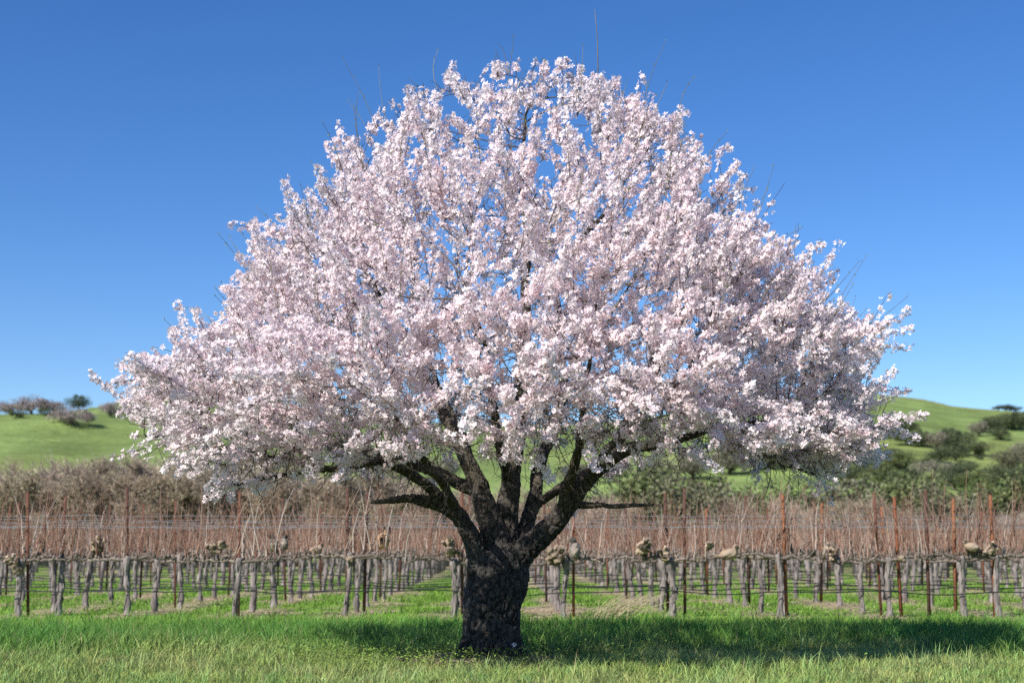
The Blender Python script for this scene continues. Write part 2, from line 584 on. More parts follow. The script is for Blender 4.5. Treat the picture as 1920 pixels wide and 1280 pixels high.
LIMBS = [
    limb([(915, 1262, 0, 58), (915, 1235, 0, 54), (917, 1190, 0, 52), (924, 1130, 0, 52), (934, 1085, 0, 55), (943, 1050, 0, 48), (946, 1020, 0, 30)]),
    limb([(903, 1110, -.08, 26), (895, 1060, -.1, 20), (891, 1030, -.12, 19), (885, 1003, -.15, 19), (870, 973, -.2, 18), (847, 950, -.28, 17), (822, 941, -.35, 15), (798, 936, -.4, 12), (780, 929, -.45, 10), (764, 931, -.48, 10), (748, 938, -.5, 7), (722, 938, -.55, 7), (708, 944, -.58, 5), (695, 941, -.6, 4.5)]),
    limb([(838, 946, -.3, 14), (826, 931, -.4, 12), (812, 915, -.5, 11.5), (787, 896, -.6, 11), (764, 885, -.7, 10), (746, 871, -.85, 9), (716, 864, -1.0, 8), (672, 872, -1.2, 6), (630, 880, -1.4, 5), (560, 868, -1.6, 4), (480, 850, -1.8, 3)]),
    limb([(944, 1050, 0, 34), (928, 1003, 0, 29), (912, 960, .05, 26), (898, 915, .1, 21), (884, 878, .15, 18), (868, 848, .2, 16), (850, 812, .3, 14), (825, 760, .4, 12), (790, 690, .5, 10), (740, 600, .5, 8), (690, 520, .4, 6), (655, 440, .3, 4)]),
    limb([(897, 922, .1, 14), (872, 912, .15, 14), (842, 897, .2, 13), (813, 881, .25, 12), (775, 869, .3, 11), (750, 860, .4, 10), (690, 848, .6, 8), (610, 820, .9, 6), (520, 780, 1.1, 5), (430, 740, 1.2, 3)]),
    limb([(947, 1040, .1, 34), (948, 993, .15, 26), (951, 940, .2, 24), (960, 887, .28, 20), (968, 833, .35, 18), (977, 773, .42, 16), (982, 680, .5, 13), (985, 580, .5, 11), (986, 480, .5, 9), (984, 400, .4, 7), (978, 310, .2, 5), (985, 230, .1, 3)]),
    limb([(965, 1040, .15, 26), (985, 993, .25, 16), (999, 947, .4, 15), (1007, 900, .5, 14), (1017, 858, .6, 13), (1028, 830, .7, 12), (1052, 772, .8, 10), (1058, 690, .9, 9), (1045, 600, .8, 9), (1035, 520, .6, 9), (1060, 475, .4, 7), (1120, 420, .2, 5), (1170, 340, .1, 4)]),
    limb([(1003, 950, .4, 8), (1018, 938, .4, 9), (1040, 917, .3, 9), (1073, 897, .2, 8), (1102, 885, .1, 7), (1140, 840, 0, 5), (1180, 780, -.2, 4)]),
    limb([(958, 1062, 0, 36), (978, 1033, -.05, 29), (1013, 1006, -.1, 25), (1050, 969, -.2, 22), (1083, 921, -.3, 20), (1123, 873, -.45, 18), (1160, 843, -.6, 15), (1207, 836, -.8, 12), (1270, 825, -1.0, 9), (1350, 800, -1.1, 7), (1440, 790, -1.0, 5), (1530, 780, -.8, 3.5)]),
    limb([(1130, 868, -.45, 15), (1160, 830, -.4, 12), (1190, 770, -.2, 10), (1215, 700, 0, 9), (1250, 620, .3, 7), (1310, 540, .5, 5), (1380, 470, .5, 3.5)]),
    limb([(1076, 945, -.3, 8), (1108, 950, -.4, 6), (1125, 948, -.45, 5), (1142, 942, -.5, 6), (1160, 952, -.55, 5), (1173, 957, -.6, 6.5), (1190, 945, -.65, 4.5), (1210, 949, -.68, 4), (1226, 946, -.7, 3)]),
    limb([(630, 880, -1.4, 5), (560, 884, -1.3, 4.5), (480, 900, -1.2, 3.5), (410, 915, -1.1, 3)]),
    limb([(520, 780, 1.1, 5), (430, 800, .6, 4.5), (340, 820, .2, 3.5), (270, 815, 0, 3)]),
    limb([(1350, 800, -1.1, 6), (1420, 850, -1.0, 5), (1500, 885, -.9, 4), (1560, 895, -.8, 3)]),
    limb([(1440, 790, -1.0, 5), (1540, 830, -.5, 4), (1620, 850, -.2, 3)]),
    # limbs that run towards and away from the camera inside the crown
    limb([(955, 900, .25, 14), (940, 840, -.3, 11), (925, 760, -.9, 9), (915, 680, -1.5, 7), (900, 610, -2.0, 5), (880, 560, -2.4, 3.5)]),
    limb([(1000, 945, .4, 12), (1010, 880, 1.0, 10), (1030, 800, 1.7, 8), (1060, 720, 2.3, 6), (1080, 650, 2.8, 4)]),
    limb([(1050, 969, -.2, 14), (1075, 880, -.7, 10), (1090, 800, -1.2, 8), (1100, 720, -1.7, 6), (1110, 650, -2.2, 4)]),
    limb([(850, 948, -.28, 11), (835, 915, -.8, 9), (800, 870, -1.4, 7), (770, 820, -1.9, 6), (740, 780, -2.3, 5), (700, 740, -2.6, 3.5)]),
    limb([(1100, 900, -.4, 11), (1130, 850, -1.0, 9), (1180, 800, -1.6, 7), (1220, 760, -2.1, 6), (1270, 720, -2.5, 4)]),
    limb([(885, 878, .15, 12), (860, 800, .9, 9), (820, 720, 1.6, 7), (780, 640, 2.2, 5)]),
]

mb = MB()
for n_, (Q, r) in enumerate(LIMBS):
    k = np.nonzero(r > 0.028)[0]
    e = len(r) if len(k) == 0 else max(k[-1] + 1, 4)
    mb.tube(Q[:e], r[:e], 12)
# root flare and burls
for a, ln, rr_ in ((3.6, .42, .10), (4.5, .36, .09), (5.4, .42, .10), (0.2, .40, .1), (2.5, .4, .1), (1.3, .4, .1)):
    d = np.array([math.cos(a), math.sin(a), 0])
    b0 = np.array([base[0], TREE_Y, 0])
    mb.tube(np.array([b0 + d * .16 + [0, 0, .5], b0 + d * .27 + [0, 0, .18], b0 + d * ln + [0, 0, -.06]]), [.09, rr_, rr_ * .9], 8)
trunk_me = remeshed('almond_trunk', mb, M_BARK, 0.0165, 3)
co, no = get_co(trunk_me), get_no(trunk_me)
low = smooth(1.5, 0.6, co[:, 2])
th = np.arctan2(co[:, 1] - TREE_Y, co[:, 0] - base[0])
flute = (fbm(np.stack([np.cos(th) * 2.4, np.sin(th) * 2.4, co[:, 2] * 0.9], 1), 61, 3) - 0.5) * 0.13 * low
big = (fbm(co * 5.0, 62, 3) - 0.5) * 0.035 * smooth(3.5, 1.0, co[:, 2])
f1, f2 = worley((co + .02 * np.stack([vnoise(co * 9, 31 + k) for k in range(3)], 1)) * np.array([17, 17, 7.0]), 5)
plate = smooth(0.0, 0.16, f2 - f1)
f1b, f2b = worley(co * np.array([42, 42, 30.0]), 9)
plate2 = smooth(0.0, 0.2, f2b - f1b)
amp = 0.017 * smooth(3.6, 1.0, co[:, 2]) + 0.003
set_co(trunk_me, co + no * (flute + big + amp * (plate - 0.5) * 1.5 + 0.005 * (plate2 - 0.5))[:, None])
lich = smooth(0.5, 0.68, fbm(co * 3.3, 77, 4))[:, None]
lit_moss = smooth(0.48, 0.66, fbm(co * 2.3, 83, 4))[:, None] * smooth(1.3, 2.2, co[:, 2])[:, None]  # mossy tint doubling as sunlit patches painted into the limb colour
bc = (np.array([0.040, 0.035, 0.031]) + np.array([.030, .022, .012]) * smooth(1.1, 2.0, co[:, 2])[:, None]) * (0.22 + 1.0 * plate[:, None]) * (0.66 + 0.34 * smooth(1.0, 1.8, co[:, 2])[:, None])  # limb bark painted lighter as if sunlit, trunk kept darker below
bc = bc * (1 - 0.5 * lich) + np.array([0.09, 0.082, 0.072]) * 0.5 * lich
bc = bc * (1 - 0.5 * lit_moss) + np.array([0.06, 0.05, 0.022]) * 0.5 * lit_moss
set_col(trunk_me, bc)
trunk_me.polygons.foreach_set('use_smooth', np.ones(len(trunk_me.polygons), bool))
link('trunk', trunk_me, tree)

# ---------------- branches: space colonisation through the crown
N_ATT = 6200
cand = rng.uniform([-5.4 + TX, TREE_Y - 4.4, 1.8], [5.4 + TX, TREE_Y + 4.4, 7.6], (220000, 3))
rho, ub, rr = env(cand)
keepp = (rho < 0.93) & (ub > 0.0) & (rng.random(len(cand)) < (0.12 + 0.88 * smooth(0.35, 0.8, rho)) * np.where(cand[:, 1] < TREE_Y + .3, 0.62, 0.34) * np.where((cand[:, 1] < TREE_Y - 1.0) & (cand[:, 2] < 3.9), 1.6, 1.0))
cand = cand[keepp][:N_ATT]
nodes = []
par = []
nrad = []
for n_, (Q, r) in enumerate(LIMBS):
    for k in range(len(Q)):
        par.append(-1 if k == 0 else len(nodes) - 1)
        nodes.append(Q[k])
        nrad.append(r[k])
N0 = len(nodes)
nodes = list(nodes)
A = cand.copy()
NP_ = np.array(nodes)
ok_src = np.array([(p[2] > 2.0) for p in nodes])
D = np.full(len(A), 1e9)
NI = np.zeros(len(A), int)
for s in range(0, N0, 200):
    blk = np.linalg.norm(A[:, None] - NP_[None, s:s + 200], axis=2)
    blk[:, ~ok_src[s:s + 200]] = 1e9
    j = blk.argmin(1)
    m = blk[np.arange(len(A)), j]
    b = m < D
    D[b], NI[b] = m[b], s + j[b]
alive = np.ones(len(A), bool)
STEP, KILL = 0.15, 0.24
kids = {}
for it in range(90):
    alive &= D > KILL
    act = np.nonzero(alive & (D < 3.0))[0]
    if len(act) == 0:
        break
    src, inv = np.unique(NI[act], return_inverse=True)
    acc = np.zeros((len(src), 3))
    base_p = np.array([nodes[s] for s in src])
    np.add.at(acc, inv, unit(A[act] - base_p[inv]))
    dirs = unit(acc + np.array([0, 0, 0.12]) + rng.normal(0, 0.22, acc.shape))
    newp = base_p + dirs * STEP
    new_idx = []
    for s, p in zip(src, newp):
        ch = kids.setdefault(int(s), [])
        if len(ch) >= 3 or any(np.linalg.norm(nodes[c] - p) < 0.06 for c in ch):
            continue
        ch.append(len(nodes))
        new_idx.append(len(nodes))
        nodes.append(p)
        par.append(int(s))
    if not new_idx:
        break
    NN = np.array([nodes[i] for i in new_idx])
    blk = np.linalg.norm(A[:, None] - NN[None], axis=2)
    j = blk.argmin(1)
    m = blk[np.arange(len(A)), j]
    b = m < D
    D[b] = m[b]
    NI[b] = np.array(new_idx)[j[b]]
nodes = np.array(nodes)
par = np.array(par)
NN_ = len(nodes)
tips = np.zeros(NN_)
nchild = np.zeros(NN_, int)
for i in range(N0, NN_):
    nchild[par[i]] += 1
for i in range(NN_ - 1, N0 - 1, -1):
    if nchild[i] == 0:
        tips[i] += 1
    if par[i] >= N0:
        tips[par[i]] += tips[i]
rad = 0.0042 * np.maximum(tips, 1) ** 0.46
rad = np.minimum(rad, 0.045)
rad[:N0] = nrad
for i in range(N0, NN_):
    rad[i] = min(rad[i], rad[par[i]] * 0.95)
print('skeleton nodes', NN_, 'traced', N0)

# paths
mbB = MB()
main_child = {}
for i in range(N0, NN_):
    p = par[i]
    if p >= N0 and (p not in main_child or tips[i] > tips[main_child[p]]):
        main_child[p] = i
starts = [i for i in range(N0, NN_) if par[i] < N0 or main_child.get(par[i]) != i]
for s in starts:
    path = [par[s], s]
    while path[-1] in main_child:
        path.append(main_child[path[-1]])
    P = nodes[path]
    r = rad[path].copy()
    r[0] = r[1]
    if len(P) > 3:
        P[1:-1] = 0.5 * P[1:-1] + 0.25 * (P[:-2] + P[2:])
    g = 0.75 + 0.5 * random.random()
    c = np.array([0.085, 0.072, 0.058]) * g if r[1] > .012 else np.array([0.13, 0.105, 0.088]) * g
    mbB.tube(P, r, 6 if r[1] > .02 else 4, c, caps=False)
for Q, r in LIMBS:                          # slender ends of the traced limbs
    k = np.nonzero(r > 0.028)[0]
    e = len(r) if len(k) == 0 else max(k[-1] + 1, 4)
    if e < len(r):
        mbB.tube(Q[max(e - 3, 0):], r[max(e - 3, 0):], 7, (0.075, 0.063, 0.05))
link('branches', mbB.mesh('almond_branches', M_TWIG, True), tree)

# ---------------- shoots, twigs
rho, ub, rr = env(nodes)
outw = np.stack([(nodes[:, 0] - TX), (nodes[:, 1] - TREE_Y) / 0.7, (nodes[:, 2] - 2.6) * 0.95], 1)
outw = unit(outw)
bdir = np.zeros_like(nodes)
for i in range(N0, NN_):
    bdir[i] = nodes[i] - nodes[par[i]]
bdir[:N0] = outw[:N0]
bdir = unit(bdir)
clump = fbm(nodes * 1.25, 101, 3)
S_o, S_d, S_L, S_dens, S_tint = [], [], [], [], []
for i in range(NN_):
    if nodes[i, 2] < 1.8 or (i < N0 and rad[i] > 0.035):
        continue
    under = ub[i] < 0.45 and rho[i] < 0.86 and not (nodes[i, 1] < TREE_Y - 0.7 and rho[i] > 0.5)
    tip = i >= N0 and nchild[i] == 0
    shell = float(smooth(0.42, 0.70, rho[i]))
    side = 0.55 if nodes[i, 1] > TREE_Y + 1.0 else 1.0
    if tip:
        ns = 2 + (random.random() < 0.5)
    else:
        ns = 1 if random.random() < 0.72 else 0
    for _ in range(ns):
        pr = shell * side * (0.24 if under else 1.0) * (1.0 if clump[i] > 0.40 else 0.5)
        pr = max(pr, 0.05)
        if random.random() > pr:
            continue
        upw = 0.34 if nodes[i, 2] > 3.8 else (0.08 if nodes[i, 2] > 2.7 else -0.16)
        d = outw[i] * 0.8 + bdir[i] * 0.45 + np.array([0, 0, upw]) + rng.normal(0, 0.42, 3)
        d /= np.linalg.norm(d)
        L = rng.uniform(0.26, 0.6) * (1.15 if tip else 0.85)
        if tip and random.random() < 0.36:
            L *= 1.65
        S_o.append(nodes[i]); S_d.append(d); S_L.append(L)
        dens = rng.uniform(100, 165) if random.random() < 0.85 else rng.uniform(25, 60)
        if under:
            dens *= 0.55
        S_dens.append(dens)
        S_tint.append(np.clip(rng.normal(0.36, 0.2) + 0.5 * (clump[i] - .5), 0, 1))
S_o, S_d, S_L, S_dens, S_tint = map(np.array, (S_o, S_d, S_L, S_dens, S_tint))
# keep the tips inside the outline of the photograph's crown
tipr = env(S_o + S_d * S_L[:, None])[0]
lim = np.where(rng.random(len(S_o)) < .24, rng.uniform(1.1, 1.27, len(S_o)), rng.uniform(0.92, 1.04, len(S_o)))
lim = np.where(S_o[:, 2] < 3.9, np.minimum(lim, 1.10), lim)
for _ in range(7):
    e_ = env(S_o + S_d * S_L[:, None])
    bad = (e_[0] > lim) | (e_[1] < -0.22)
    S_L[bad] *= 0.8
    tipr = env(S_o + S_d * S_L[:, None])[0]
good = S_L > 0.1
S_o, S_d, S_L, S_dens, S_tint = S_o[good], S_d[good], S_L[good], S_dens[good], S_tint[good]
print('shoots', len(S_o), 'metres', S_L.sum())
nP = 5
t = np.linspace(0, 1, nP)
bend = rng.normal(0, 0.06, (len(S_o), 3)) + np.array([0, 0, 0.03])
SP = S_o[:, None] + S_d[:, None] * (S_L[:, None] * t)[:, :, None] + bend[:, None] * (S_L[:, None] * t * t)[:, :, None] * 1.5
SR = np.tile(np.linspace(0.0055, 0.0028, nP), (len(S_o), 1))
mbT = MB()
mbT.batch(SP, SR, 3, np.array([0.12, 0.095, 0.078]) * rng.uniform(0.7, 1.3, (len(S_o), 1)))

# bare crooked twigs inside and under the crown
bi = np.nonzero((np.arange(NN_) >= 0) & (nodes[:, 2] > 1.9) & (rad < 0.06) & (rho < 0.9))[0]
pick = np.concatenate([rng.choice(bi, len(bi) // 2, replace=False), bi[ub[bi] < 0.6], bi[ub[bi] < 0.35]])
o = nodes[pick]
d = unit(outw[pick] * 0.35 + bdir[pick] * 0.3 + rng.normal(0, 0.6, (len(pick), 3)) + np.where(ub[pick, None] < 0.6, np.array([[0, 0, -0.35]]), np.array([[0, 0, 0.15]])))
Lb = rng.uniform(0.12, 0.42, len(pick))
nQ = 5
t = np.linspace(0, 1, nQ)
wob = np.cumsum(rng.normal(0, 0.045, (len(pick), nQ, 3)), 1)
wob[:, 0] = 0
BP = o[:, None] + d[:, None] * (Lb[:, None] * t)[:, :, None] + wob * Lb[:, None, None] * 2.2
BR = np.tile(np.linspace(0.0055, 0.0022, nQ), (len(pick), 1))
mbT.batch(BP, BR, 3, np.array([0.12, 0.098, 0.08]) * rng.uniform(0.6, 1.4, (len(pick), 1)))
# forks on those twigs
k = rng.random(len(pick)) < 0.6
o2 = BP[k][:, 2]
d2 = unit(d[k] + rng.normal(0, 0.7, (k.sum(), 3)))
L2 = rng.uniform(0.08, 0.22, k.sum())
t3 = np.linspace(0, 1, 3)
B2 = o2[:, None] + d2[:, None] * (L2[:, None] * t3)[:, :, None]
B2[:, 1] += rng.normal(0, 0.012, (k.sum(), 3))
mbT.batch(B2, np.tile([0.0038, 0.003, 0.002], (k.sum(), 1)), 3, np.array([0.12, 0.098, 0.08]) * rng.uniform(0.6, 1.4, (k.sum(), 1)))

# long bare whips over the outline
wt = np.nonzero((np.arange(NN_) >= N0) & (nchild == 0) & (rho > 0.8) & (nodes[:, 2] > 3.2))[0]
wt = rng.choice(wt, min(120, len(wt)), replace=False)
wd = unit(outw[wt] * 0.8 + np.array([0, 0, 0.75]) + rng.normal(0, 0.2, (len(wt), 3)))
wl = rng.uniform(0.45, 0.85, len(wt))
t = np.linspace(0, 1, 5)
wb = rng.normal(0, 0.16, (len(wt), 3))
WP = nodes[wt][:, None] + wd[:, None] * (wl[:, None] * t)[:, :, None] + wb[:, None] * (wl[:, None] * t * t)[:, :, None]
mbT.batch(WP, np.tile(np.linspace(0.0048, 0.0024, 5), (len(wt), 1)), 3, np.array([0.24, 0.22, 0.13]) * rng.uniform(0.7, 1.2, (len(wt), 1)))
# the one tall whip at the top
a0, a1 = at(1121, 115, TREE_Y), at(1115, 18, TREE_Y)
mbT.tube(np.array([at(1122, 190, TREE_Y), a0, (a0 + a1) / 2 + [0.012, 0, 0], a1]), [.008, .0065, .005, .0035], 4, (0.16, 0.14, 0.09))
WP2 = WP
twig_o = link('twigs', mbT.mesh('almond_twigs', M_TWIG, False), tree, kind='stuff')

# ---------------- blossoms
def flowers(C, Nn, size, tint, rng):
    n = len(C)
    a = unit(np.cross(Nn, np.array([0.31, 0.52, 0.79])))
    b = np.cross(Nn, a)
    rot = rng.uniform(0, 2 * math.pi, n)
    V = np.zeros((n, 1 + 15 + 4, 3))
    V[:, 0] = C
    k0 = 1
    for p in range(5):
        an = rot + p * 2 * math.pi / 5 + rng.normal(0, 0.12, n)
        cup = rng.uniform(0.15, 0.75, n)
        sz = size * rng.uniform(0.85, 1.12, n)
        for (da, rr_, up) in ((-0.47, 0.72, 0.8), (0.0, 1.0, 1.0), (0.47, 0.72, 0.8)):
            dirv = a * np.cos(an + da)[:, None] + b * np.sin(an + da)[:, None]
            V[:, k0] = C + dirv * (sz * rr_)[:, None] + Nn * (sz * cup * up * rr_)[:, None]
            k0 += 1
    # calyx and stamens: one small pyramid through the middle
    for q in range(3):
        an = rot + q * 2 * math.pi / 3
        V[:, k0] = C + (a * np.cos(an)[:, None] + b * np.sin(an)[:, None]) * (size * 0.18)[:, None] - Nn * (size * 0.2)[:, None]
        k0 += 1
    V[:, k0] = C + Nn * (size * 0.5)[:, None]
    f = []
    for p in range(5):
        s = 1 + p * 3
        f += [(0, s, s + 1), (0, s + 1, s + 2)]
    f += [(16, 17, 19), (17, 18, 19), (18, 16, 19)]
    f = np.array(f)
    faces = (f[None] + (np.arange(n) * 20)[:, None, None])
    has = rng.random(n) < .55
    faces = np.concatenate([faces[:, :10].reshape(-1, 3), faces[has][:, 10:].reshape(-1, 3)])
    white = np.array([0.965, 0.94, 0.935])
    pink = np.array([0.94, 0.76, 0.79])
    tip_c = white * (1 - tint[:, None] * 0.75) + pink * tint[:, None] * 0.75
    base_c = tip_c * 0.72 + np.array([0.85, 0.42, 0.50]) * 0.28
    Cc = np.zeros((n, 20, 3))
    Cc[:, 0] = base_c
    Cc[:, 1:16] = tip_c[:, None]
    cen = np.where(rng.random((n, 1)) < 0.6, np.array([[0.42, 0.10, 0.12]]), np.array([[0.55, 0.36, 0.12]]))
    Cc[:, 16:20] = cen[:, None]
    return V.reshape(-1, 3), faces, Cc.reshape(-1, 3)


cnt = np.maximum((S_L * S_dens).astype(int), 2)
sid = np.repeat(np.arange(len(S_o)), cnt)
print('flowers', len(sid))
MAXF = 120000
if len(sid) > MAXF:
    sid = np.sort(rng.choice(sid, MAXF, replace=False))
n = len(sid)
tt = np.clip(rng.beta(1.15, 1.0, n), 0.02, 1.0)
ctr = S_o[sid] + S_d[sid] * (S_L[sid] * tt)[:, None] + bend[sid if len(bend) == len(S_o) else sid] * (S_L[sid] * tt * tt)[:, None] * 1.5
ra = rng.normal(0, 1, (n, 3))
ra = unit(ra - S_d[sid] * (ra * S_d[sid]).sum(1)[:, None])
offs = rng.uniform(0.02, 0.07, n) * (1.1 - 0.4 * tt)
C = ctr + ra * offs[:, None]
Nn = unit(ra * 1.0 + S_d[sid] * 0.35 + rng.normal(0, 0.35, (n, 3)))
size = np.where(rng.random(n) < .12, rng.uniform(.012, .02, n), rng.uniform(0.024, 0.038, n))
tint = np.clip(S_tint[sid] + rng.normal(0, 0.15, n), 0, 1)
V, Fc, Cc = flowers(C, Nn, size, tint, rng)
link('blossoms', mesh_np('almond_blossoms', V, Fc, M_PETAL, Cc), tree, kind='stuff')

# leaf buds on whips and shoot tips
tipP = np.concatenate([WP2[:, 4], WP2[:, 3], WP2[:, 2], S_o[::5] + S_d[::5] * S_L[::5, None]])
m3 = np.repeat(tipP, 3, 0) + rng.normal(0, 0.008, (len(tipP) * 3, 3))
dv = unit(rng.normal(0, 0.6, m3.shape) + np.array([0, 0, 0.8]))
sv = unit(np.cross(dv, rng.normal(0, 1, m3.shape)))
ln = rng.uniform(0.015, 0.034, len(m3))[:, None]
LV = np.stack([m3, m3 + dv * ln * .5 + sv * ln * .2, m3 + dv * ln, m3 + dv * ln * .5 - sv * ln * .2], 1).reshape(-1, 3)
LF = np.arange(len(m3) * 4).reshape(-1, 4)
link('leaf_buds', mesh_np('almond_leaf_buds', LV, LF, M_GRASS, np.repeat(np.array([0.20, 0.24, 0.06]) * rng.uniform(.7, 1.3, (len(m3), 1)), 4, 0)), tree, kind='stuff')

# ================================================================== VINEYARD
ORD = ['front', 'second', 'third', 'fourth', 'fifth', 'sixth', 'seventh', 'eighth', 'ninth', 'tenth', 'eleventh', 'twelfth', 'thirteenth', 'fourteenth', 'fifteenth', 'sixteenth', 'seventeenth', 'eighteenth', 'nineteenth', 'twentieth', 'twenty-first', 'twenty-second', 'twenty-third']
ORD1 = ['first'] + ORD[1:]
for _t, _w in ((20, 'twenty'), (30, 'thirty'), (40, 'forty'), (50, 'fifty'), (60, 'sixty'), (70, 'seventy')):
    for _u in range(10):
        if _t + _u > len(ORD1):
            ORD1.append((_w[:-1] + 'ieth') if _u == 0 else _w + '-' + ['first', 'second', 'third', 'fourth', 'fifth', 'sixth', 'seventh', 'eighth', 'ninth'][_u - 1])


def vine_trunk(seed, h=1.08, r=0.05):
    g = np.random.default_rng(seed)
    m = MB()
    n = 22
    z = np.linspace(-0.08, h, n)
    lean = g.normal(0, 0.028, 2)
    cx = lean[0] * (z / h) + 0.02 * np.sin(z * g.uniform(3, 6) + g.uniform(0, 6))
    cy = lean[1] * (z / h) + 0.02 * np.sin(z * g.uniform(3, 6) + g.uniform(0, 6))
    rr_ = r * (0.92 + 0.38 * np.exp(-((z + .02) / .13) ** 2) + 0.38 * np.exp(-((z - h + .06) / .11) ** 2)) * (1 + 0.12 * np.sin(z * 17 + g.uniform(0, 6)) * g.uniform(.4, 1))
    S = 12
    P = np.stack([cx, cy, z], 1)
    v, q = tubes(P[None], rr_[None], S)
    ax = np.repeat(P, S, 0)
    dirn = unit(v - ax)
    nz = fbm(np.concatenate([v[:, :2] * 16, v[:, 2:] * 5], 1) + seed * 3.3, seed, 3)
    v = v + dirn * ((nz - 0.5) * 0.075)[:, None]
    tone = 0.55 + 0.9 * fbm(np.concatenate([v[:, :2] * 20, v[:, 2:] * 4], 1), seed + 5, 3)[:, None]
    col = np.array([0.205, 0.178, 0.165]) * np.clip(0.2 + 2.1 * (tone - .62), .2, 2)
    m.add(v, q, col)
    m.f.setdefault(S, []).append(np.array([np.arange(S)[::-1], np.arange(S) + (n - 1) * S]))
    # shaggy strips of loose bark
    for _ in range(14):
        k = g.integers(2, n - 4)
        a = g.uniform(0, 6.28)
        d = np.array([math.cos(a), math.sin(a), 0])
        p0 = P[k] + d * rr_[k] * 1.02
        p1 = P[k + 3] + d * rr_[k + 3] * 1.0
        m.tube([p0, (p0 + p1) / 2 + d * .012, p1], [.006, .013, .004], 4, np.array([.25, .22, .2]) * g.uniform(.5, 1.2))
    return m.mesh('vine_trunk', M_VBARK, True), np.array([cx[-1], cy[-1], h])


def vine_arm(seed, top, sgn):
    g = np.random.default_rng(seed)
    m = MB()
    n = 11
    t = np.linspace(0, 1, n)
    P = np.stack([top[0] + sgn * t * g.uniform(.62, .97), top[1] * (1 - t) + g.normal(0, .012, n), top[2] - 0.06 + 0.09 * np.sin(t * 3.1) * g.uniform(-.4, 1) + g.normal(0, .02, n)], 1)
    r = (0.036 - 0.018 * t) * (1 + 0.4 * np.sin(t * 26 + seed) * g.uniform(.5, 1, n))
    m.tube(P, r, 8, np.array([0.20, 0.165, 0.14]) * g.uniform(.6, 1.3))
    spurs = []
    for k in range(1, n):
        if g.random() < 0.9:
            b = P[k]
            d = np.array([g.normal(0, .35), g.normal(0, .3), 1.0])
            d /= np.linalg.norm(d)
            e = b + d * g.uniform(.06, .13)
            m.tube([b, e], [.026, .017], 6, np.array([.17, .135, .11]) * g.uniform(.6, 1.2))
            spurs.append(e)
    return m.mesh('vine_arm', M_VBARK, True), spurs


def vine_canes(seed, spurs, top, tall=1.0, thick=1.0, many=3):
    g = np.random.default_rng(seed)
    P, R, Cc = [], [], []
    n = 6
    t = np.linspace(0, 1, n)
    pts = []
    for s in spurs:
        pts += [s] * int(g.integers(1, many))
    pts += [top + g.normal(0, .05, 3) * [1, 1, .3] for _ in range(6)]
    for s in pts:
        L = g.uniform(.5, 1.2) * tall if g.random() < .8 else g.uniform(.2, .5)
        d = np.array([g.normal(0, .17), g.normal(0, .12), 1.0])
        bend_ = np.array([g.normal(0, .14), g.normal(0, .1), -.06])
        zig = np.cumsum(g.normal(0, .012, (n, 3)), 0)
        zig[0] = 0
        P.append(s + np.outer(t * L, d) + np.outer(t * t * L, bend_) + zig)
        r0 = g.uniform(.005, .0085) * thick
        R.append(np.linspace(r0, r0 * .4, n))
        u_ = g.random()
        c = np.array([.24, .13, .09]) if u_ < .5 else (np.array([.38, .25, .19]) if u_ < .82 else np.array([.50, .42, .36]))
        Cc.append(c * g.uniform(.75, 1.2))
    m = MB()
    m.batch(np.array(P), np.array(R), 3, np.array(Cc))
    # side shoots
    k = g.integers(0, len(P), len(P) // 2)
    q = []
    for i in k:
        s = P[i][g.integers(1, 4)]
        d = np.array([g.normal(0, .5), g.normal(0, .4), .8])
        L = g.uniform(.1, .35)
        q.append(s + np.outer(np.linspace(0, 1, 3) * L, d))
    m.batch(np.array(q), np.tile([.0042, .0035, .002], (len(q), 1)), 3, np.array([.30, .19, .14]) * g.uniform(.7, 1.2, (len(q), 1)))
    return m.mesh('vine_canes', M_CANE)


VAR = []
for s in range(9):
    tm, top = vine_trunk(200 + s)
    a1, s1 = vine_arm(300 + s, top, -1)
    a2, s2 = vine_arm(350 + s, top, 1)
    VAR.append((tm, a1, a2, vine_canes(400 + s, s1 + s2, top, .97 + 0.12 * (s % 3), 1.1, 2), vine_canes(450 + s, s1 + s2, top, 1.0 + 0.14 * (s % 3), 1.45, 3)))

vine_roots = {}


def side_words(x, xs_row):
    """place in the row counted from the almond trunk"""
    ref_x = -0.35 - 0.0056 * 10
    if x < ref_x:
        n_ = sum(1 for q in xs_row if x < q < ref_x)
        return ORD1[n_] + ' left of the almond trunk'
    n_ = sum(1 for q in xs_row if ref_x <= q < x)
    return ORD1[n_] + ' right of the almond trunk'


